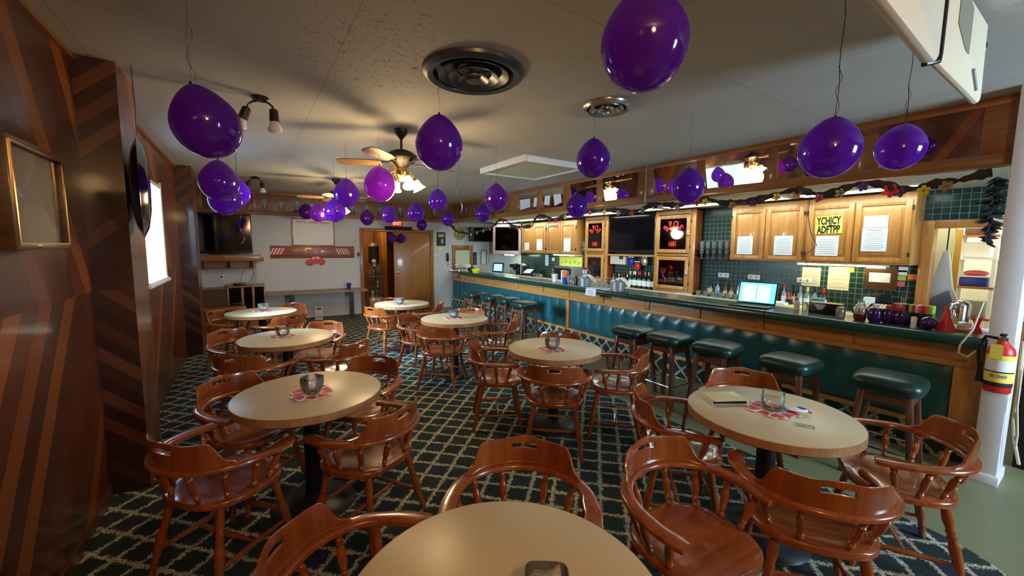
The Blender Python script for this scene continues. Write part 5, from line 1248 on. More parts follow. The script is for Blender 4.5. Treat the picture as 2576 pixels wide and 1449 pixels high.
# ================================================================== BALLOONS
def balloon_proto():
    t = thing('balloon', 'x', 'balloon')
    prof = []
    for i in range(25):
        k = i/24; z = -math.cos(PI*k); r = math.sin(PI*k)
        tp = 1-.30*max(0, z)**1.6-.02*z
        prof.append((max(.0008, .5*r*tp*1.02), .58*z*(1.06 if z > 0 else 1)))
    MB().lathe(prof, seg=40).build('skin', latex_m, t, smooth=True, ang=180)
    MB().lathe([(.016, .612), (.022, .625), (.014, .64), (.022, .66), (.012, .665)], seg=10).build('knot', foil, t, smooth=True)
    return t
bp = balloon_proto()
BAL = [((-.105, 1.89, 2.09), .215, (0, R(-16)), 'large dark purple balloon at the upper left, in front of the twin spotlight'),
 ((-.16, 3.88, 2.13), .26, (0, 0), 'violet balloon directly beyond and below the large upper left balloon'),
 ((-.15, 4.56, 2.06), .26, (0, R(8)), 'brightest blue-violet balloon lowest in the left row'), ((-.07, 5.76, 2.25), .26, (0, 0), 'blue-violet balloon half hidden behind the lowest left one'),
 ((.94, 2.20, 2.23), .26, (0, 0), 'magenta balloon hanging under the large dark vent'), ((1.01, .84, 2.26), .245, (0, 0), 'biggest purple balloon, cut off by the top of the frame'),
 ((.99, 3.62, 2.18), .26, (0, 0), 'bright pink-lit balloon beside the near fan lamps'), ((.93, 4.72, 2.21), .26, (0, 0), 'purple balloon just left of the pink-lit balloon, level with the far fan'),
 ((.98, 5.73, 2.10), .26, (0, 0), 'pink-lit balloon in front of the far fan lamps'), ((1.03, 7.60, 2.19), .26, (0, 0), 'purple balloon left of the far fan lamps, overlapping another'), ((1.00, 9.0, 2.30), .26, (0, 0), 'dark balloon farthest in the row left of the far fan lamps'),
 ((2.20, 5.21, 2.27), .25, (0, 0), 'purple balloon right of the near fan lamps'), ((2.07, 8.58, 2.21), .26, (0, 0), 'small dark balloon above the left side of the far doorway'), ((2.12, 7.21, 2.20), .26, (0, 0), 'purple balloon left above the exit sign'), ((2.22, 6.13, 2.17), .25, (0, 0), 'purple balloon right above the exit sign'),
 ((3.60, 9.55, 2.17), .25, (0, 0), 'small balloon above the right corner of the far doorway'), ((3.25, 7.22, 2.18), .25, (0, 0), 'purple balloon in front of the far room corner'), ((2.29, 3.82, 2.18), .25, (0, 0), 'pink-flecked purple balloon left below the ceiling light box'), ((3.24, 5.83, 2.19), .25, (0, 0), 'purple balloon under the photo end of the bar soffit'),
 ((2.29, 2.35, 2.34), .255, (0, 0), 'purple balloon hanging under the small silver vent'), ((3.36, 3.70, 2.15), .25, (0, 0), 'purple balloon in front of the soffit certificates'), ((3.12, 2.07, 2.17), .25, (0, 0), 'violet balloon in front of the soffit mirror left of the blind reflection'),
 ((2.08, .73, 2.08), .218, (0, R(14)), 'large purple balloon second from the right'), ((2.88, .70, 2.19), .205, (0, R(20)), 'large purple balloon nearest the cream ceiling unit'),
 ((2.97, 9.92, 1.84), .20, (0, 0), 'left one of two dark balloons hanging in the far doorway'), ((3.20, 9.91, 1.83), .20, (0, 0), 'right one of two dark balloons hanging in the far doorway')]
for (p, s, (rx, ry), lab) in BAL:
    d = dup(bp, p, random.uniform(0, 6), lab, 'purple balloons hanging from the ceiling'); d.scale = (s, s, s)
    if ry: d.rotation_euler = (0, ry, 0)
    # its ribbon up to the ceiling: a part in the balloon's own frame
    Mi = d.matrix_basis.inverted() if False else None
    L = (HC-p[2])/s
    if p[1] > 9.8: L = (2.272-p[2])/s
    c, sn = math.cos(-ry), math.sin(-ry)
    def loc2(v):  # world offset (scaled) -> local frame of the tilted balloon
        x, z = v[0], v[2]; return (x*c+z*sn, v[1], -x*sn+z*c) if ry else v
    top = Vector((.64*math.sin(ry), 0, .64*math.cos(ry)))
    pts = [loc2((top.x+.02*math.sin(k*2.1), .02*math.cos(k*1.7), top.z+(L-top.z)*k/8)) for k in range(9)]
    m = MB().tube(pts, .0075, seg=5, flat=.4)
    m.tube([loc2((top.x+.02+.05*math.sin(k*.9), .03*math.cos(k*1.3), top.z+.9*(1-k/9.)+.05)) for k in range(10)], .006, seg=4, flat=.3)
    m.build('ribbon', ribbon_m, d, smooth=True)
    if lab.startswith('brightest') or lab.startswith('magenta'):
        MB().tube([loc2((.42+.10*math.sin(k*.8)*(k/12), .05*math.cos(k*.8), -.25-.11*k)) for k in range(13)], .012, seg=5, flat=.3).build('curled_ribbon', foil_lit, d, smooth=True)
for c in [o for o in COL.objects if o.parent == bp]: bpy.data.objects.remove(c)
bpy.data.objects.remove(bp)
t = thing('foil_balloon', 'dark round foil balloon seen edge-on against the boarded pilaster', 'balloon', (-.555, 3.50, 2.0), R(8))
MB().lathe([(.004, -.05), (.14, -.046), (.25, -.03), (.31, -.004), (.325, 0)], seg=40, M=Matrix.Rotation(R(90), 4, 'Y') @ Matrix.Rotation(R(0), 4, 'Z'), caps=False).build('wall_side', foil, t, smooth=True)
MB().lathe([(.325, 0), (.31, .004), (.25, .03), (.14, .046), (.004, .05)], seg=40, M=Matrix.Rotation(R(90), 4, 'Y'), caps=False).build('room_side', [foil], t, smooth=True)
MB().tube([(0, 0, .31), (.005, 0, .50), (0, .0, HC-1.98)], .003, seg=5).build('ribbon', ribbon_m, t)
t = thing('loose_ribbon', 'loose purple ribbon strip hanging at the top left of the ceiling', 'ribbon', (-.10, 1.32, 2.70))
MB().tube([(-.01, -.03, .05), (0, -.02, -.05), (.03, .0, -.10), (.09, .02, -.13), (.15, .05, -.14)], .006, seg=5, flat=.3).build('strip', ribbon_m, t, smooth=True)
t = thing('hanging_ribbon', 'thin purple ribbon hanging in front of the second right cabinet door', 'ribbon', (5.3, 2.0, 2.30))
MB().tube([(0, 0, 0), (0, .01, -.25), (.02, -.02, -.45), (0, -.10, -.60), (.03, .02, -.72), (.03, -.02, -.85)], .004, seg=5, flat=.4).build('strip', ribbon_m, t, smooth=True)

# garland under the soffit
GP = [(9.90, 2.22), (9.3, 2.02), (8.77, 1.98), (8.3, 2.02), (7.81, 2.07), (7.28, 2.24), (6.7, 2.06), (6.3, 2.06), (5.96, 2.24), (5.47, 2.16), (4.97, 2.25), (4.4, 2.235), (3.76, 2.18), (3.44, 2.25), (3.1, 2.205), (2.78, 2.25), (2.5, 2.18), (2.2, 2.19), (1.84, 2.25), (1.6, 2.185), (1.3, 2.25), (1.0, 2.17), (.77, 2.20), (.56, 2.24)]
t = thing('crepe_garland', 'long brown crepe garland swagged under the bar soffit', 'garland', (4.50, 5, 2.2))
pts = []
for (a, b_), (c, d) in zip(GP[:-1], GP[1:]):
    for k in range(8):
        u = k/8; pts.append((.01*math.sin(len(pts)*.9), a+(c-a)*u-5, b_+(d-b_)*(u*u*(3-2*u))-2.2-.02))
MB().tube(pts, [.027+.010*math.sin(i*.7)+.007*math.sin(i*2.3) for i in range(len(pts))], seg=8, flat=1.0).build('crepe', garland_m, t, smooth=True, ang=180)
def zg(y):
    for (a, b_), (c, d) in zip(GP[:-1], GP[1:]):
        if c <= y <= a: u = (a-y)/(a-c); return b_+(d-b_)*(u*u*(3-2*u))-.02
    return 2.2
petal_cols = {'red': redpaint, 'yellow': pr('petal_yellow', (.80, .66, .04), .7), 'purple': pr('petal_purple', (.14, .04, .22), .7), 'tan': pr('petal_tan', (.42, .27, .18), .7), 'pink': pr('petal_pink', (.60, .12, .16), .7)}
fl = [(.80, 'tan'), (.92, 'yellow'), (1.06, 'purple'), (1.12, 'red'), (1.30, 'purple'), (1.46, 'tan'), (1.62, 'pink'), (1.80, 'tan'), (1.98, 'yellow'), (2.2, 'purple'), (2.42, 'tan'), (2.74, 'yellow'), (2.84, 'red'), (3.10, 'tan'), (3.42, 'purple'), (3.62, 'tan'), (3.80, 'red'), (4.05, 'tan'), (4.32, 'yellow'), (4.62, 'pink'), (4.88, 'tan'), (5.2, 'yellow'), (5.45, 'red'), (5.62, 'purple'), (5.9, 'pink'), (6.15, 'yellow'), (6.5, 'tan'), (6.62, 'red'), (6.9, 'pink'), (7.15, 'red'), (7.35, 'yellow'), (7.7, 'pink'), (8.0, 'tan'), (8.3, 'tan'), (8.6, 'yellow'), (9.0, 'tan'), (9.4, 'yellow')]
seen = {}
for y, c in fl:
    seen[c] = seen.get(c, 0)+1
    ordn = ['nearest the post', 'second from the post', 'third from the post', 'fourth from the post', 'fifth from the post', 'sixth from the post', 'seventh from the post', 'eighth from the post', 'ninth from the post', 'tenth from the post', 'eleventh from the post', 'twelfth from the post', 'thirteenth from the post', 'fourteenth from the post'][seen[c]-1]
    big = 1.35 if (c == 'red' and seen[c] == 1) else 1.0
    t = thing('paper_flower', '%s paper flower on the garland, %s of its colour' % (c, ordn), 'flower', (4.475, y, zg(y)-.035), group='paper flowers on the garland')
    m = MB()
    for i in range(5):
        a = 2*PI*i/5+y*3
        M = Matrix.Rotation(a, 4, 'X') @ Matrix.Translation((-.006, .022*big, 0)) @ Matrix.Rotation(R(18), 4, 'Z')
        m.lathe([(max(.0005, math.sin(PI*j/6)), -math.cos(PI*j/6)) for j in range(7)], seg=8, M=M @ Matrix.Diagonal((.004, .022*big, .016*big, 1)))
    m.build('petals', petal_cols[c], t, smooth=True)
    MB().ball((-.012, 0, 0), .006*big, seg=8, rings=6).build('centre', dark_wood, t, smooth=True)
t = thing('black_feather_boa', 'black feathery hanging decoration beside the storeroom doorway', 'decoration', (5.30, .66, 2.0))
m = MB()
for i in range(140):
    z = .27-.55*i/140; a = random.uniform(0, 6.28); l = random.uniform(.05, .09)*(1 if i < 110 else .7)
    m.turned((.02*math.sin(z*9), 0, z), (l*math.cos(a), l*math.sin(a), z-random.uniform(.0, .05)), [(0, .012), (.6, .010), (1, .002)], 5)
m.build('feathers', blackmatt, t)
t = thing('sun_cap', 'cream folded cap hanging on the storeroom door frame corner', 'cap', (XR-.06, .72, 1.97)); MB().ball((0, 0, 0), .04, .09, .045).build('cap', cream, t, smooth=True); MB().ball((0, .05, -.02), .03, .06, .02).build('brim', paper, t, smooth=True)

# ================================================================== LEFT WALL
t = thing('framed_document', 'glazed certificate in a deep dark frame on the left boarded wall', 'picture', (XL, 2.48, 1.83))
MB().box(0, .117, -.27, -.245, -.21, .21).box(0, .117, .245, .27, -.21, .21).box(0, .117, -.245, .245, -.21, -.185).box(0, .117, -.245, .245, .185, .21).build('frame', dark_wood, t, bevel=.003)
box('mount', pr('mat_board', (.50, .42, .30), .8), .08, .088, -.245, .245, -.185, .185, t); box('document', pr('aged_paper', (.48, .42, .33), .8), .088, .09, -.14, .13, -.15, .08, t)
MB().box(.117, .121, -.25, -.24, -.19, .19).box(.117, .121, .24, .25, -.19, .19).box(.117, .121, -.24, .24, -.19, -.182).box(.117, .121, -.24, .24, .182, .19).build('gilt_edge', brass, t)
box('glass', picglass_m, .104, .106, -.245, .245, -.185, .185, t)

# ================================================================== FAR WALL
YW = YF
t = thing('television', 'big black television on the wooden wall shelf in the far left corner', 'television', (-.36, YW-.16, 1.46)); t.rotation_euler = (0, 0, R(0))
box('body', black, -.445, .445, -.03, .06, 0, .79, t, bevel=.01); box('screen', blackgloss, -.425, .425, -.034, -.03, .05, .765, t); box('foot', black, -.2, .2, -.06, .09, -.022, 0.0, t)
t = thing('wall_shelf', 'thick brown wall shelf under the far left television', 'shelf', (-.28, YW-.17, 1.31)); box('board', frame_wood, -.53, .55, -.14, .168, 0, .128, t, bevel=.004)
MB().box(-.44, -.42, -.10, .168, -.14, 0).box(-.02, 0, -.10, .168, -.14, 0).box(.36, .38, -.10, .168, -.14, 0).box(-.44, .38, -.10, .168, -.155, -.14).box(-.44, .38, .15, .168, -.14, 0).build('cubby', frame_wood, t)
t = thing('speaker_box', 'dark wooden box standing above the far left television', 'speaker', (-.62, YW-.13, 2.30)); 
bpy.data.objects.remove(t)
t = thing('media_console', 'brown wooden media console with dark glass bays in the far left corner', 'cabinet', (-.28, YW-.30, 0))
MB().box(-.10, .54, -.26, .29, .80, .83).box(-.10, -.07, -.26, .29, .36, .80).box(.51, .54, -.26, .29, .36, .80).box(.13, .17, -.26, .29, .36, .80).box(.31, .35, -.26, .29, .36, .80).box(-.10, .54, -.26, .29, .33, .36).box(-.10, .54, .26, .29, .36, .80).build('carcass', frame_wood, t, bevel=.003)
MB().box(-.065, .13, -.24, -.235, .40, .77).box(.175, .305, -.24, -.235, .40, .77).box(.355, .505, -.24, -.235, .40, .77).build('glass_doors', blackgloss, t)
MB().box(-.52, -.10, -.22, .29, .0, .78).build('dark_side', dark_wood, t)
box('base', frame_wood, -.52, .54, -.30, .29, 0, .33, t, bevel=.003)
box('low_bench', frame_wood, -.53, .20, -.62, -.30, .40, .46, t, bevel=.004); MB().box(-.50, -.45, -.60, -.31, .0, .40).box(.12, .17, -.60, -.31, 0, .40).build('bench_leg', frame_wood, t)
t = thing('dvd_player', 'flat black player with cables on top of the media console', 'player', (-.18, YW-.35, .83)); box('body', black, -.09, .12, -.10, .10, 0, .045, t, bevel=.003)
MB().tube([(.02, .1, .03), (.05, .18, .2), (.12, .30, .35)], .004).build('cable', black, t)
t = thing('wall_outlet', 'white wall outlet with plug between the television shelf and console', 'outlet', (-.47, YW, .98)); box('plate', white, -.035, .035, -.008, 0, -.055, .055, t, bevel=.002); box('plug', black, -.015, .02, -.03, -.008, -.01, .02, t); MB().tube([(0, -.02, 0), (.03, -.02, .1), (.02, -.015, .33)], .004).build('cord', cord_m, t)
t = thing('hanging_cable', 'loose grey cable running from the wall shelf down to the console', 'cable', (.06, YW-.03, 1.2)); MB().tube([(0, 0, .0), (.03, 0, -.15), (0, 0, -.26), (-.1, -.12, -.365)], .005).build('cable', grey_pl, t); MB().tube([(.06, .0, .10), (.07, 0, -.1), (.05, -.1, -.355)], .004).build('cable', grey_pl, t)
# whiteboard
t = thing('whiteboard', 'white wall board with faint purple handwriting in a wooden frame', 'whiteboard', (1.255, YW, 1.93))
box('board', white, -.415, .415, -.012, 0, -.285, .285, t); MB().box(-.435, -.41, -.02, 0, -.305, .305).box(.41, .435, -.02, 0, -.305, .305).box(-.41, .41, -.02, 0, -.305, -.28).box(-.41, .41, -.02, 0, .28, .305).build('frame', frame_wood, t, bevel=.002)
random.seed(5); fm = pr('faded_marker', (.42, .16, .26), .8)
for w0, w1 in ((0, 6), (7, 13), (14, 20)):
    pts = []
    for i in range(w0, w1):
        x = -.33+i*.034
        pts += [(x+.012*math.cos(k*1.3+i), -.0135, .222-.010*(i/20.)+.020*math.sin(k*1.7+i*2)) for k in range(5)]
    MB().tube(pts, .0032, seg=4).build('handwritten_word', fm, t)
m = MB()
for (x, z, l) in ((-.03, .09, .016), (-.02, -.17, .012), (.24, .02, .012), (.32, .02, .02), (-.2, .04, .03), (-.08, .03, .02), (-.32, -.08, .04)): m.tube([(x, -.0135, z), (x+l, -.0135, z+.006)], .003, seg=4)
m.build('scrawl', blackink, t)
# peg plank with painted stripes
t = thing('painted_plank', 'long red-brown plank with painted stripes at both ends and pegs', 'plaque', (1.255, YW, 1.49))
box('plank', red_wood, -.855, .855, -.022, 0, -.135, .135, t, bevel=.002)
for s, n_ in ((-1, 4), (1, 5)):
    for i in range(n_):
        x = s*.70-.05+(i-n_/2)*.055*(1 if s > 0 else 1.1)
        sl = .07*(-s)
        m = MB().add([(x, -.0235, -.055), (x+.024, -.0235, -.055), (x+.024+sl, -.0235, .085), (x+sl, -.0235, .085), (x, -.022, -.055), (x+.024, -.022, -.055), (x+.024+sl, -.022, .085), (x+sl, -.022, .085)], [(0, 1, 2, 3), (7, 6, 5, 4), (0, 4, 5, 1), (1, 5, 6, 2), (2, 6, 7, 3), (3, 7, 4, 0)])
        m.build('stripe', white if s < 0 else coaster_white, t)
        if s < 0: MB().add([(x+.026, -.0232, -.055), (x+.052, -.0232, -.055), (x+.052+sl, -.0232, .085), (x+.026+sl, -.0232, .085)], [(0, 1, 2, 3)]).build('stripe', redpaint, t)
for i in range(14): MB().turned((-.79+i*.12, -.022, -.10), (-.79+i*.12, -.032, -.10), [(0, .008), (1, .006)], 8).build('peg', dark_wood, t)
m = MB()
for i, x in enumerate((-.30, -.12, .10, .22)): m.ball((x, -.024, .02+.02*(i % 2)), .045, .003, .028, 12, 6)
m.build('painted_motif', pr('motif_brown', (.40, .20, .08), .6), t)
t = thing('car_decoration', 'flat red car-shaped wall decoration under the striped plank', 'decoration', (1.265, YW-.03, 1.28))
M = Matrix.Rotation(R(90), 4, 'X')
carp = [(-.19, -.06), (-.205, -.01), (-.18, .03), (-.11, .05), (-.06, .105), (.05, .125), (.12, .10), (.17, .05), (.20, .02), (.205, -.03), (.19, -.065), (.13, -.075), (.09, -.05), (.05, -.055), (-.03, -.06), (-.07, -.09), (-.12, -.10), (-.15, -.075)]
MB().prism(carp, 0, .012, M=M).build('body', pr('car_red', (.62, .07, .05), .6), t)
MB().prism([(-.085, .05), (-.045, .095), (-.01, .10), (-.01, .055)], .0125, .014, M=M).prism([(.015, .055), (.015, .105), (.07, .10), (.10, .06)], .0125, .014, M=M).build('windows', coaster_white, t)
for x in (-.115, .125): MB().lathe([(.028, 0), (.028, .004)], seg=16, M=Matrix.Translation((x, -.014, -.065)) @ M).build('wheel', pr('wheel_red', (.40, .04, .03), .6), t)
# narrow wall tables
for x0, x1, lab in ((.27, 1.28, 'left one of two narrow brown tables along the far wall'), (1.29, 2.26, 'right one of two narrow brown tables along the far wall, with the blue cup')):
    t = thing('wall_table', lab, 'table', ((x0+x1)/2, YW-.30, 0), group='narrow tables along the far wall'); h = (x1-x0)/2
    box('table_top', pr('walnut_laminate', (.24, .17, .11), .35) if 'walnut_laminate' not in MATS else MATS['walnut_laminate'], -h, h, -.28, .28, .615, .645, t); box('edge', edge_wood, -h, h, -.288, -.28, .610, .647, t)
    xc = .19 if x0 > 1 else -.03+.0
    box('column', pr('brown_steel', (.05, .022, .014), .4) if 'brown_steel' not in MATS else MATS['brown_steel'], xc-.045, xc+.045, .0, .07, .012, .615, t); box('foot', MATS['brown_steel'], xc-.04, xc+.04, -.2, .24, 0, .03, t, bevel=.004)
t = thing('blue_cup', 'blue plastic cup on the right narrow table by the doorway', 'cup', (1.93, YW-.20, .645)); MB().lathe([(.035, 0), (.052, .13), (.055, .135)], seg=18).build('cup', blue, t, smooth=True)
t = thing('floor_sign', 'small grey white box sign standing on the floor under the wall tables', 'sign', (1.24, YW-.42, .007)); box('panel', pr('sign_grey', (.62, .63, .66), .5), -.075, .075, -.04, .04, 0, .29, t, bevel=.004); box('handle', black, -.045, .045, -.046, -.04, .235, .27, t); box('label', paper, -.03, .03, -.042, -.04, .17, .185, t); m = MB()
for i in range(6): m.box(-.055+i*.019, -.042+i*.019, -.042, -.04, .055, .085)
m.build('lettering', ink, t)
t = thing('wall_plug', 'brown plug box with cord on the wall left of the doorway frame', 'plug', (2.20, YW, 1.44)); MB().ball((0, -.02, 0), .028, .022, .05).build('plug', dark_wood, t, smooth=True); MB().tube([(0, -.01, -.04), (.012, -.006, -.5), (.0, -.006, -.78)], .004).build('cord', cord_m, t)
# exit sign and dark bar over the doorway
t = thing('exit_sign', 'small red EXIT sign above the far doorway', 'sign', (3.14, YW, 2.195)); box('housing', exit_lit, -.155, .155, -.03, 0, -.062, .068, t, bevel=.003); text('EXIT', exit_txt, .105, facing('-y', (0, -.031, .002)), t, 'lettering', bold=.003)
t = thing('door_closer_bar', 'long dark bar fixed over the door frame under the exit sign', 'bar', (3.17, YW-.03, 2.075)); box('bar', blackmatt, -.33, .33, -.05, .03, -.035, .05, t, bevel=.006)
# right of the doorway
def pic(x, z, w_, h_, label, fr, inner, name='framed_picture', cat='picture', extra=None):
    t = thing(name, label, cat, (x, YW, z)); box('frame', fr, -w_/2, w_/2, -.018, 0, -h_/2, h_/2, t, bevel=.002); box('picture', inner, -w_/2+.012, w_/2-.012, -.020, -.018, -h_/2+.012, h_/2-.012, t)
    return t
t = pic(4.32, 1.84, .24, .36, 'dark poster with tan head panel right of the far doorway', blackmatt, photo_dark); box('title', tan_label, -.08, .08, -.022, -.020, .05, .13, t); MB().ball((.03, -.021, -.06), .04, .002, .07).build('figure', photo_skin, t)
t = thing('brass_plaque', 'small brass plaque under the dark poster', 'plaque', (4.30, YW, 1.595)); box('plate', brass, -.055, .055, -.006, 0, -.04, .04, t)
t = thing('wall_card', 'small white card on the wall beside the far door frame', 'card', (4.19, YW, 1.42)); box('card', paper, -.05, .05, -.003, 0, -.03, .03, t); box('print', ink, -.04, .04, -.0035, -.003, .012, .018, t)
t = thing('wall_telephone', 'black telephone handset hanging on the far wall', 'telephone', (4.50, YW, 1.36)); MB().tube([(0, -.04, .10), (0, -.055, .05), (0, -.055, -.05), (0, -.04, -.10)], .020, seg=10).build('handset', black, t, smooth=True); box('cradle', black, -.03, .03, -.03, 0, -.11, .11, t, bevel=.004); MB().tube([(0, -.03, -.12), (.02, -.02, -.19), (-.01, -.02, -.24)], .006).build('cord', black, t)
t = thing('door_3', 'x', 'door'); bpy.data.objects.remove(t)
s = thing('pass_through_window', 'oak framed mirror opening on the far wall behind the counter end', 'window', (4.95, YW, 1.35)); 
MB().box(-.31, -.22, -.03, 0, -.33, .33).box(.22, .31, -.03, 0, -.33, .33).box(-.22, .22, -.03, 0, .20, .33).box(-.22, .22, -.03, 0, -.33, -.28).build('frame', frame_wood, s, bevel=.004); box('pane', pr('pale_green_pane', (.56, .60, .44), .35), -.22, .22, -.006, 0, -.28, .20, s)
t = thing('straw_hat', 'straw hat hanging on the far wall over the counter end', 'hat', (4.86, YW, 1.99)); M = Matrix.Rotation(R(90), 4, 'X')
MB().lathe([(.17, .0), (.172, .012), (.10, .02), (.09, .03), (.075, .085), (.04, .10), (.002, .10)], seg=30, M=M).build('hat', brownhat, t, smooth=True); MB().lathe([(.092, .028), (.088, .05)], seg=30, M=M, caps=False).build('band', cpaper, t)
t = thing('television', 'small black television on the far wall beside the pale corner cabinet', 'television', (5.42, YW-.22, 1.98)); box('body', black, -.36, .36, -.03, .05, -.19, .20, t, bevel=.008); box('screen', blackgloss, -.34, .34, -.033, -.03, -.17, .18, t); box('mount', steel, -.06, .06, .05, .215, -.05, .05, t); MB().tube([(.30, .05, -.19), (.33, .10, -.45), (.32, .12, -.80)], .007).build('cable', black, t)
t = thing('tally_board', 'black vertical card with white letters on the far wall', 'sign', (5.34, YW, 1.29)); box('card', blackmatt, -.055, .055, -.006, 0, -.20, .20, t)
for i in range(6): MB().tube([(-.03+.02*(i % 2), -.008, -.16+i*.058), (.0, -.008, -.145+i*.058), (.03, -.008, -.165+i*.058)], .005, seg=5).build('mark', paper, t)
t = thing('key_frame', 'thin black rounded frame hung beside the black lettered card', 'frame', (5.62, YW, 1.34)); MB().tube([(-.09, -.01, -.20), (-.09, -.01, .18), (-.07, -.01, .20), (.07, -.01, .20), (.09, -.01, .18), (.09, -.01, -.20)], .007).build('frame', black, t); box('sheet', paper, -.07, .07, -.003, 0, -.18, .18, t)
t = thing('wooden_board', 'brown wooden board left of the pale corner cabinet', 'board', (5.91, YW-.35, 1.45)); box('board', frame_wood_v, -.10, .10, -.012, .35, 0, .75, t)

# ================================================================== BEHIND THE DOORWAYS
t = thing('display_case', 'lit glass display case with trophies in the far hallway', 'display case', (2.76, 10.9, 0))
box('base', oak_v, -.16, .18, -.20, .20, 0, .30, t, bevel=.004); box('glass', thin_glass('case_glass', (.80, .84, .86), .06), -.155, .175, -.19, .19, .30, 1.12, t); MB().box(-.15, .17, -.18, .18, .55, .558).box(-.15, .17, -.18, .18, .83, .838).build('shelf', barglass_m, t)
for i, (x, y, z, s_) in enumerate(((-.05, -.05, .30, .09), (.08, 0, .30, .07), (-.04, 0, .558, .08), (.09, -.05, .558, .06), (0, 0, .838, .07))):
    o = thing('trophy', 'small pale trophy in the hallway display case, %s' % ['bottom left', 'bottom right', 'middle left', 'middle right', 'top shelf'][i], 'trophy', (2.76+x, 10.9+y, z), group='trophies in the display case'); MB().lathe([(s_*.35, 0), (s_*.4, .02), (s_*.12, .05), (s_*.4, .12), (s_*.45, .17)], seg=12).build('trophy', [paper, alu, brass, cream, alu][i], o, smooth=True)
t = thing('desk_lamp', 'small white security camera shaped lamp on the display case', 'lamp', (2.78, 10.86, 1.12)); MB().lathe([(.04, 0), (.03, .02), (.012, .03), (.012, .09)], seg=12).build('stand', white, t, smooth=True); MB().ball((-.02, -.03, .12), .06, .09, .05).build('head', white, t, smooth=True)
t = thing('hanging_coat', 'dark coat hanging on the hallway wall', 'coat', (2.98, 11.7, 1.15)); MB().lathe([(.13, 0), (.15, .15), (.14, .35), (.15, .48), (.07, .56), (.03, .58)], seg=18).build('coat', photo_dark, t, smooth=True); MB().tube([(0, 0, .57), (0, .0, 1.36)], .006).build('hanger', steel, t)
t = thing('light_strip', 'sunlit threshold strip on the hallway floor', 'strip', (3.15, 12.6, 0)); bpy.data.objects.remove(t)

t = thing('storeroom_door', 'yellow varnished door standing open in the storeroom', 'door', (7.33, 1.16, 0)); box('leaf', pr('yellow_varnish', (.55, .30, .05), .35), -.02, .02, -.04, .02, .01, 1.92, t, bevel=.003)
for z in (1.0, 1.08): MB().ball((-.04, -.005, z), .028).build('knob', brass, t, smooth=True)
t = thing('storage_shelf', 'white shelving rack with boxes in the storeroom', 'shelf', (8.2, 1.09, 0))
for y in (-.17, .17):
    for x in (-.2, .2): box('post', white, x-.018, x+.018, y-.018, y+.018, 0, 2.1, t)
for z in (.75, 1.16, 1.54, 1.84): box('board', [frame_wood, frame_wood, white, frame_wood][[.75, 1.16, 1.54, 1.84].index(z)], -.22, .22, -.19, .19, z, z+.03, t)
for (z, h, m_, nm, l) in ((1.19, .12, blue, 'storage_bin', 'blue bin with white rim on the storeroom rack'), (1.57, .2, white, 'storage_bag', 'white plastic wrapped pack on the storeroom rack'), (1.87, .15, dark_wood, 'storage_box', 'dark brown box on the top of the storeroom rack'), (.78, .2, grey_pl, 'storage_bin', 'grey bin low on the storeroom rack')):
    o = thing(nm, l, 'box', (8.2, 1.09, z)); box('body', m_, -.15, .15, -.13, .13, 0, h, o, bevel=.02)
    if m_ is blue: box('rim', white, -.165, .165, -.145, .145, h, h+.02, o)
o = thing('pink_cloth', 'pink folded cloth on the blue storage bin', 'cloth', (8.2, 1.09, 1.33)); MB().ball((0, 0, .03), .14, .12, .04).build('cloth', pink, o, smooth=True)
t = thing('garment_cover', 'plastic wrapped garment with blue print hanging in the storeroom doorway', 'garment', (6.5, 1.10, .80))
MB().prism([(-.02, .85), (.02, .86), (.08, .45), (.17, .2), (.16, -.12), (-.16, -.12), (-.12, .3)], -.04, .04, M=Matrix(((0, 0, 1, 0), (-1, 0, 0, 0), (0, 1, 0, 0), (0, 0, 0, 1)))).build('cover', pr('plastic_film', (.60, .64, .62), .25), t, bevel=.01)
MB().prism([(-.10, .30), (.06, .42), (.12, .20), (-.12, -.08)], -.05, -.041, M=Matrix(((0, 0, 1, 0), (-1, 0, 0, 0), (0, 1, 0, 0), (0, 0, 0, 1)))).build('print', pr('slate_print', (.16, .22, .34), .4), t)
MB().tube([(0, 0, .85), (0, .0, 1.75)], .006).build('hook', steel, t)
t = thing('plastic_bag', 'translucent white bag hanging at the right of the storeroom doorway', 'bag', (6.05, .50, .98)); MB().lathe([(.03, 0), (.10, .03), (.11, .15), (.09, .24), (.02, .30)], seg=14).build('bag', pr('bag_film', (.62, .66, .66), .35), t, smooth=True); MB().tube([(0, 0, .29), (.02, .0, .40), (.125, 0, .42)], .004).build('handle', white, t)
t = thing('steel_urn', 'steel coffee urn beyond the counter end in the doorway', 'urn', (5.9, .86, .90)); MB().lathe([(.07, 0), (.075, .22), (.06, .25), (.02, .27)], seg=20).build('urn', chrome, t, smooth=True); MB().tube([(-.06, .0, .18), (-.12, .04, .2), (-.14, .06, .16)], .01).build('tap', chrome, t)
t = thing('side_stand', 'narrow steel stand carrying the urn', 'stand', (5.9, .84, 0)); box('top', steel, -.16, .16, -.28, .24, .86, .90, t, bevel=.004)
for x in (-.13, .13):
    for y in (-.25, .21): box('leg', steel, x-.015, x+.015, y-.015, y+.015, 0, .86, t)

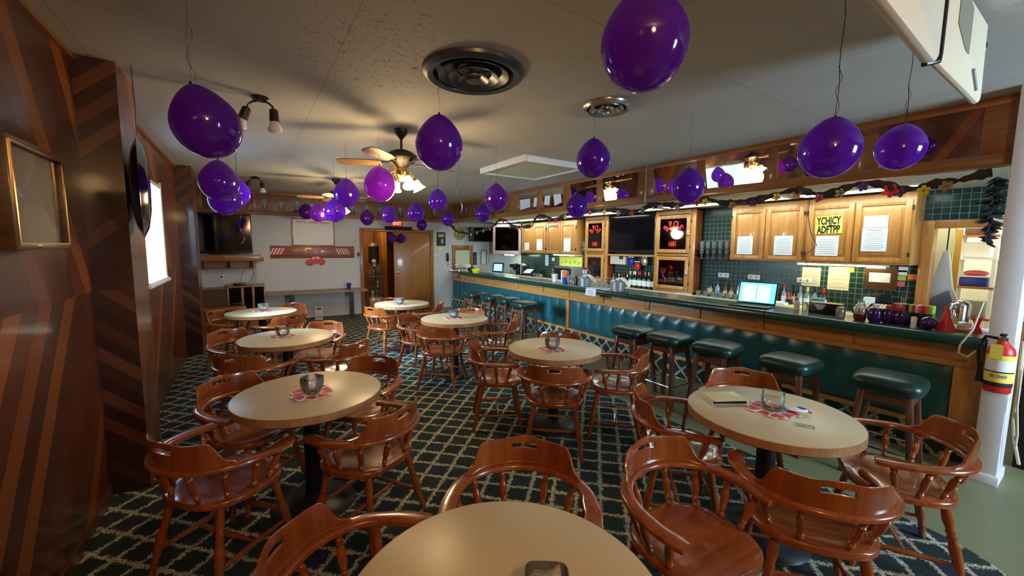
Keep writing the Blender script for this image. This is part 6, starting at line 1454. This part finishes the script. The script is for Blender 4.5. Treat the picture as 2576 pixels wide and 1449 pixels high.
# ================================================================== FIRE EXTINGUISHER AND CORDS ON THE POST
t = thing('fire_extinguisher', 'red fire extinguisher with yellow tag on the white post', 'fire extinguisher', (4.235, .405, .70))
MB().lathe([(.058, 0), (.064, .01), (.065, .27), (.058, .305), (.030, .335), (.024, .35)], seg=28).build('cylinder', red, t, smooth=True, ang=60)
MB().lathe([(.0655, .075), (.0655, .26)], seg=28, caps=False).build('yellow_label', yellow, t, smooth=True)
MB().lathe([(.0660, .15), (.0660, .225)], seg=28, caps=False).build('white_label', paper, t, smooth=True)
MB().lathe([(.0664, .142), (.0664, .150)], seg=28, caps=False).build('black_band', black, t, smooth=True)
MB().lathe([(.0664, .045), (.0664, .072)], seg=28, caps=False).build('lower_band', blackmatt, t, smooth=True)
for i, a in enumerate((-150, -175, -200)): MB().lathe([(.012, 0), (.012, .001)], seg=12, M=Matrix.Rotation(R(a), 4, 'Z') @ Matrix.Translation((.0665, 0, .118)) @ Matrix.Rotation(R(90), 4, 'Y')).build('pictogram', grey_pl, t)
MB().lathe([(.022, .35), (.024, .375), (.012, .38)], seg=14).build('valve', chrome, t, smooth=True)
box('lever', black, -.03, .03, -.015, .015, .385, .40, t, bevel=.003); box('handle', chrome, -.055, .01, -.012, .012, .365, .377, t, bevel=.002)
MB().tube([(0, .02, .365), (0, .075, .37), (0, .105, .30), (0, .095, .20), (0, .085, .14)], .011, seg=10).build('hose', black, t, smooth=True)
MB().turned((0, .085, .15), (0, .082, .05), [(0, .012), (.5, .016), (1, .02)], 12).build('nozzle', black, t, smooth=True)
MB().prism([(-.028, 0), (.028, 0), (.028, .09), (.018, .10), (-.018, .10), (-.028, .09)], 0, .0015, M=facing('-x', (-.072, .015, .235))).build('tag', yellow, t)
box('bracket', steel, .062, .095, -.03, .03, .08, .30, t)
t = thing('looped_cord', 'cream cord looped beside the fire extinguisher on the post', 'cord', (4.30, .50, 1.2)); MB().tube([(0, .02, .1), (-.02, .05, -.1), (-.03, .10, -.22), (-.03, .105, -.28), (-.04, .06, -.30), (-.04, 0, -.22)], .006).build('cord', cord_m, t, smooth=True)
t = thing('hanging_cable', 'bundle of cream cables hanging down the right side of the post', 'cable', (4.36, .35, .6)); MB().tube([(-.02, -.02, .45), (.0, -.03, .1), (-.01, -.025, -.1), (.02, -.04, -.25), (.06, -.07, -.42)], .009).tube([(0, -.03, .40), (-.03, -.035, 0), (.01, -.05, -.2), (.0, -.05, -.3)], .006).build('cables', cord_m, t, smooth=True)
t = thing('black_cabinet', 'black cabinet edge behind the white post at the right frame edge', 'cabinet', (5.2, .10, 0)); box('body', blackmatt, -.35, .35, -.35, .24, 0, .82, t, bevel=.01); box('kick', dark_wood, -.33, .33, -.352, .2, 0, .07, t)
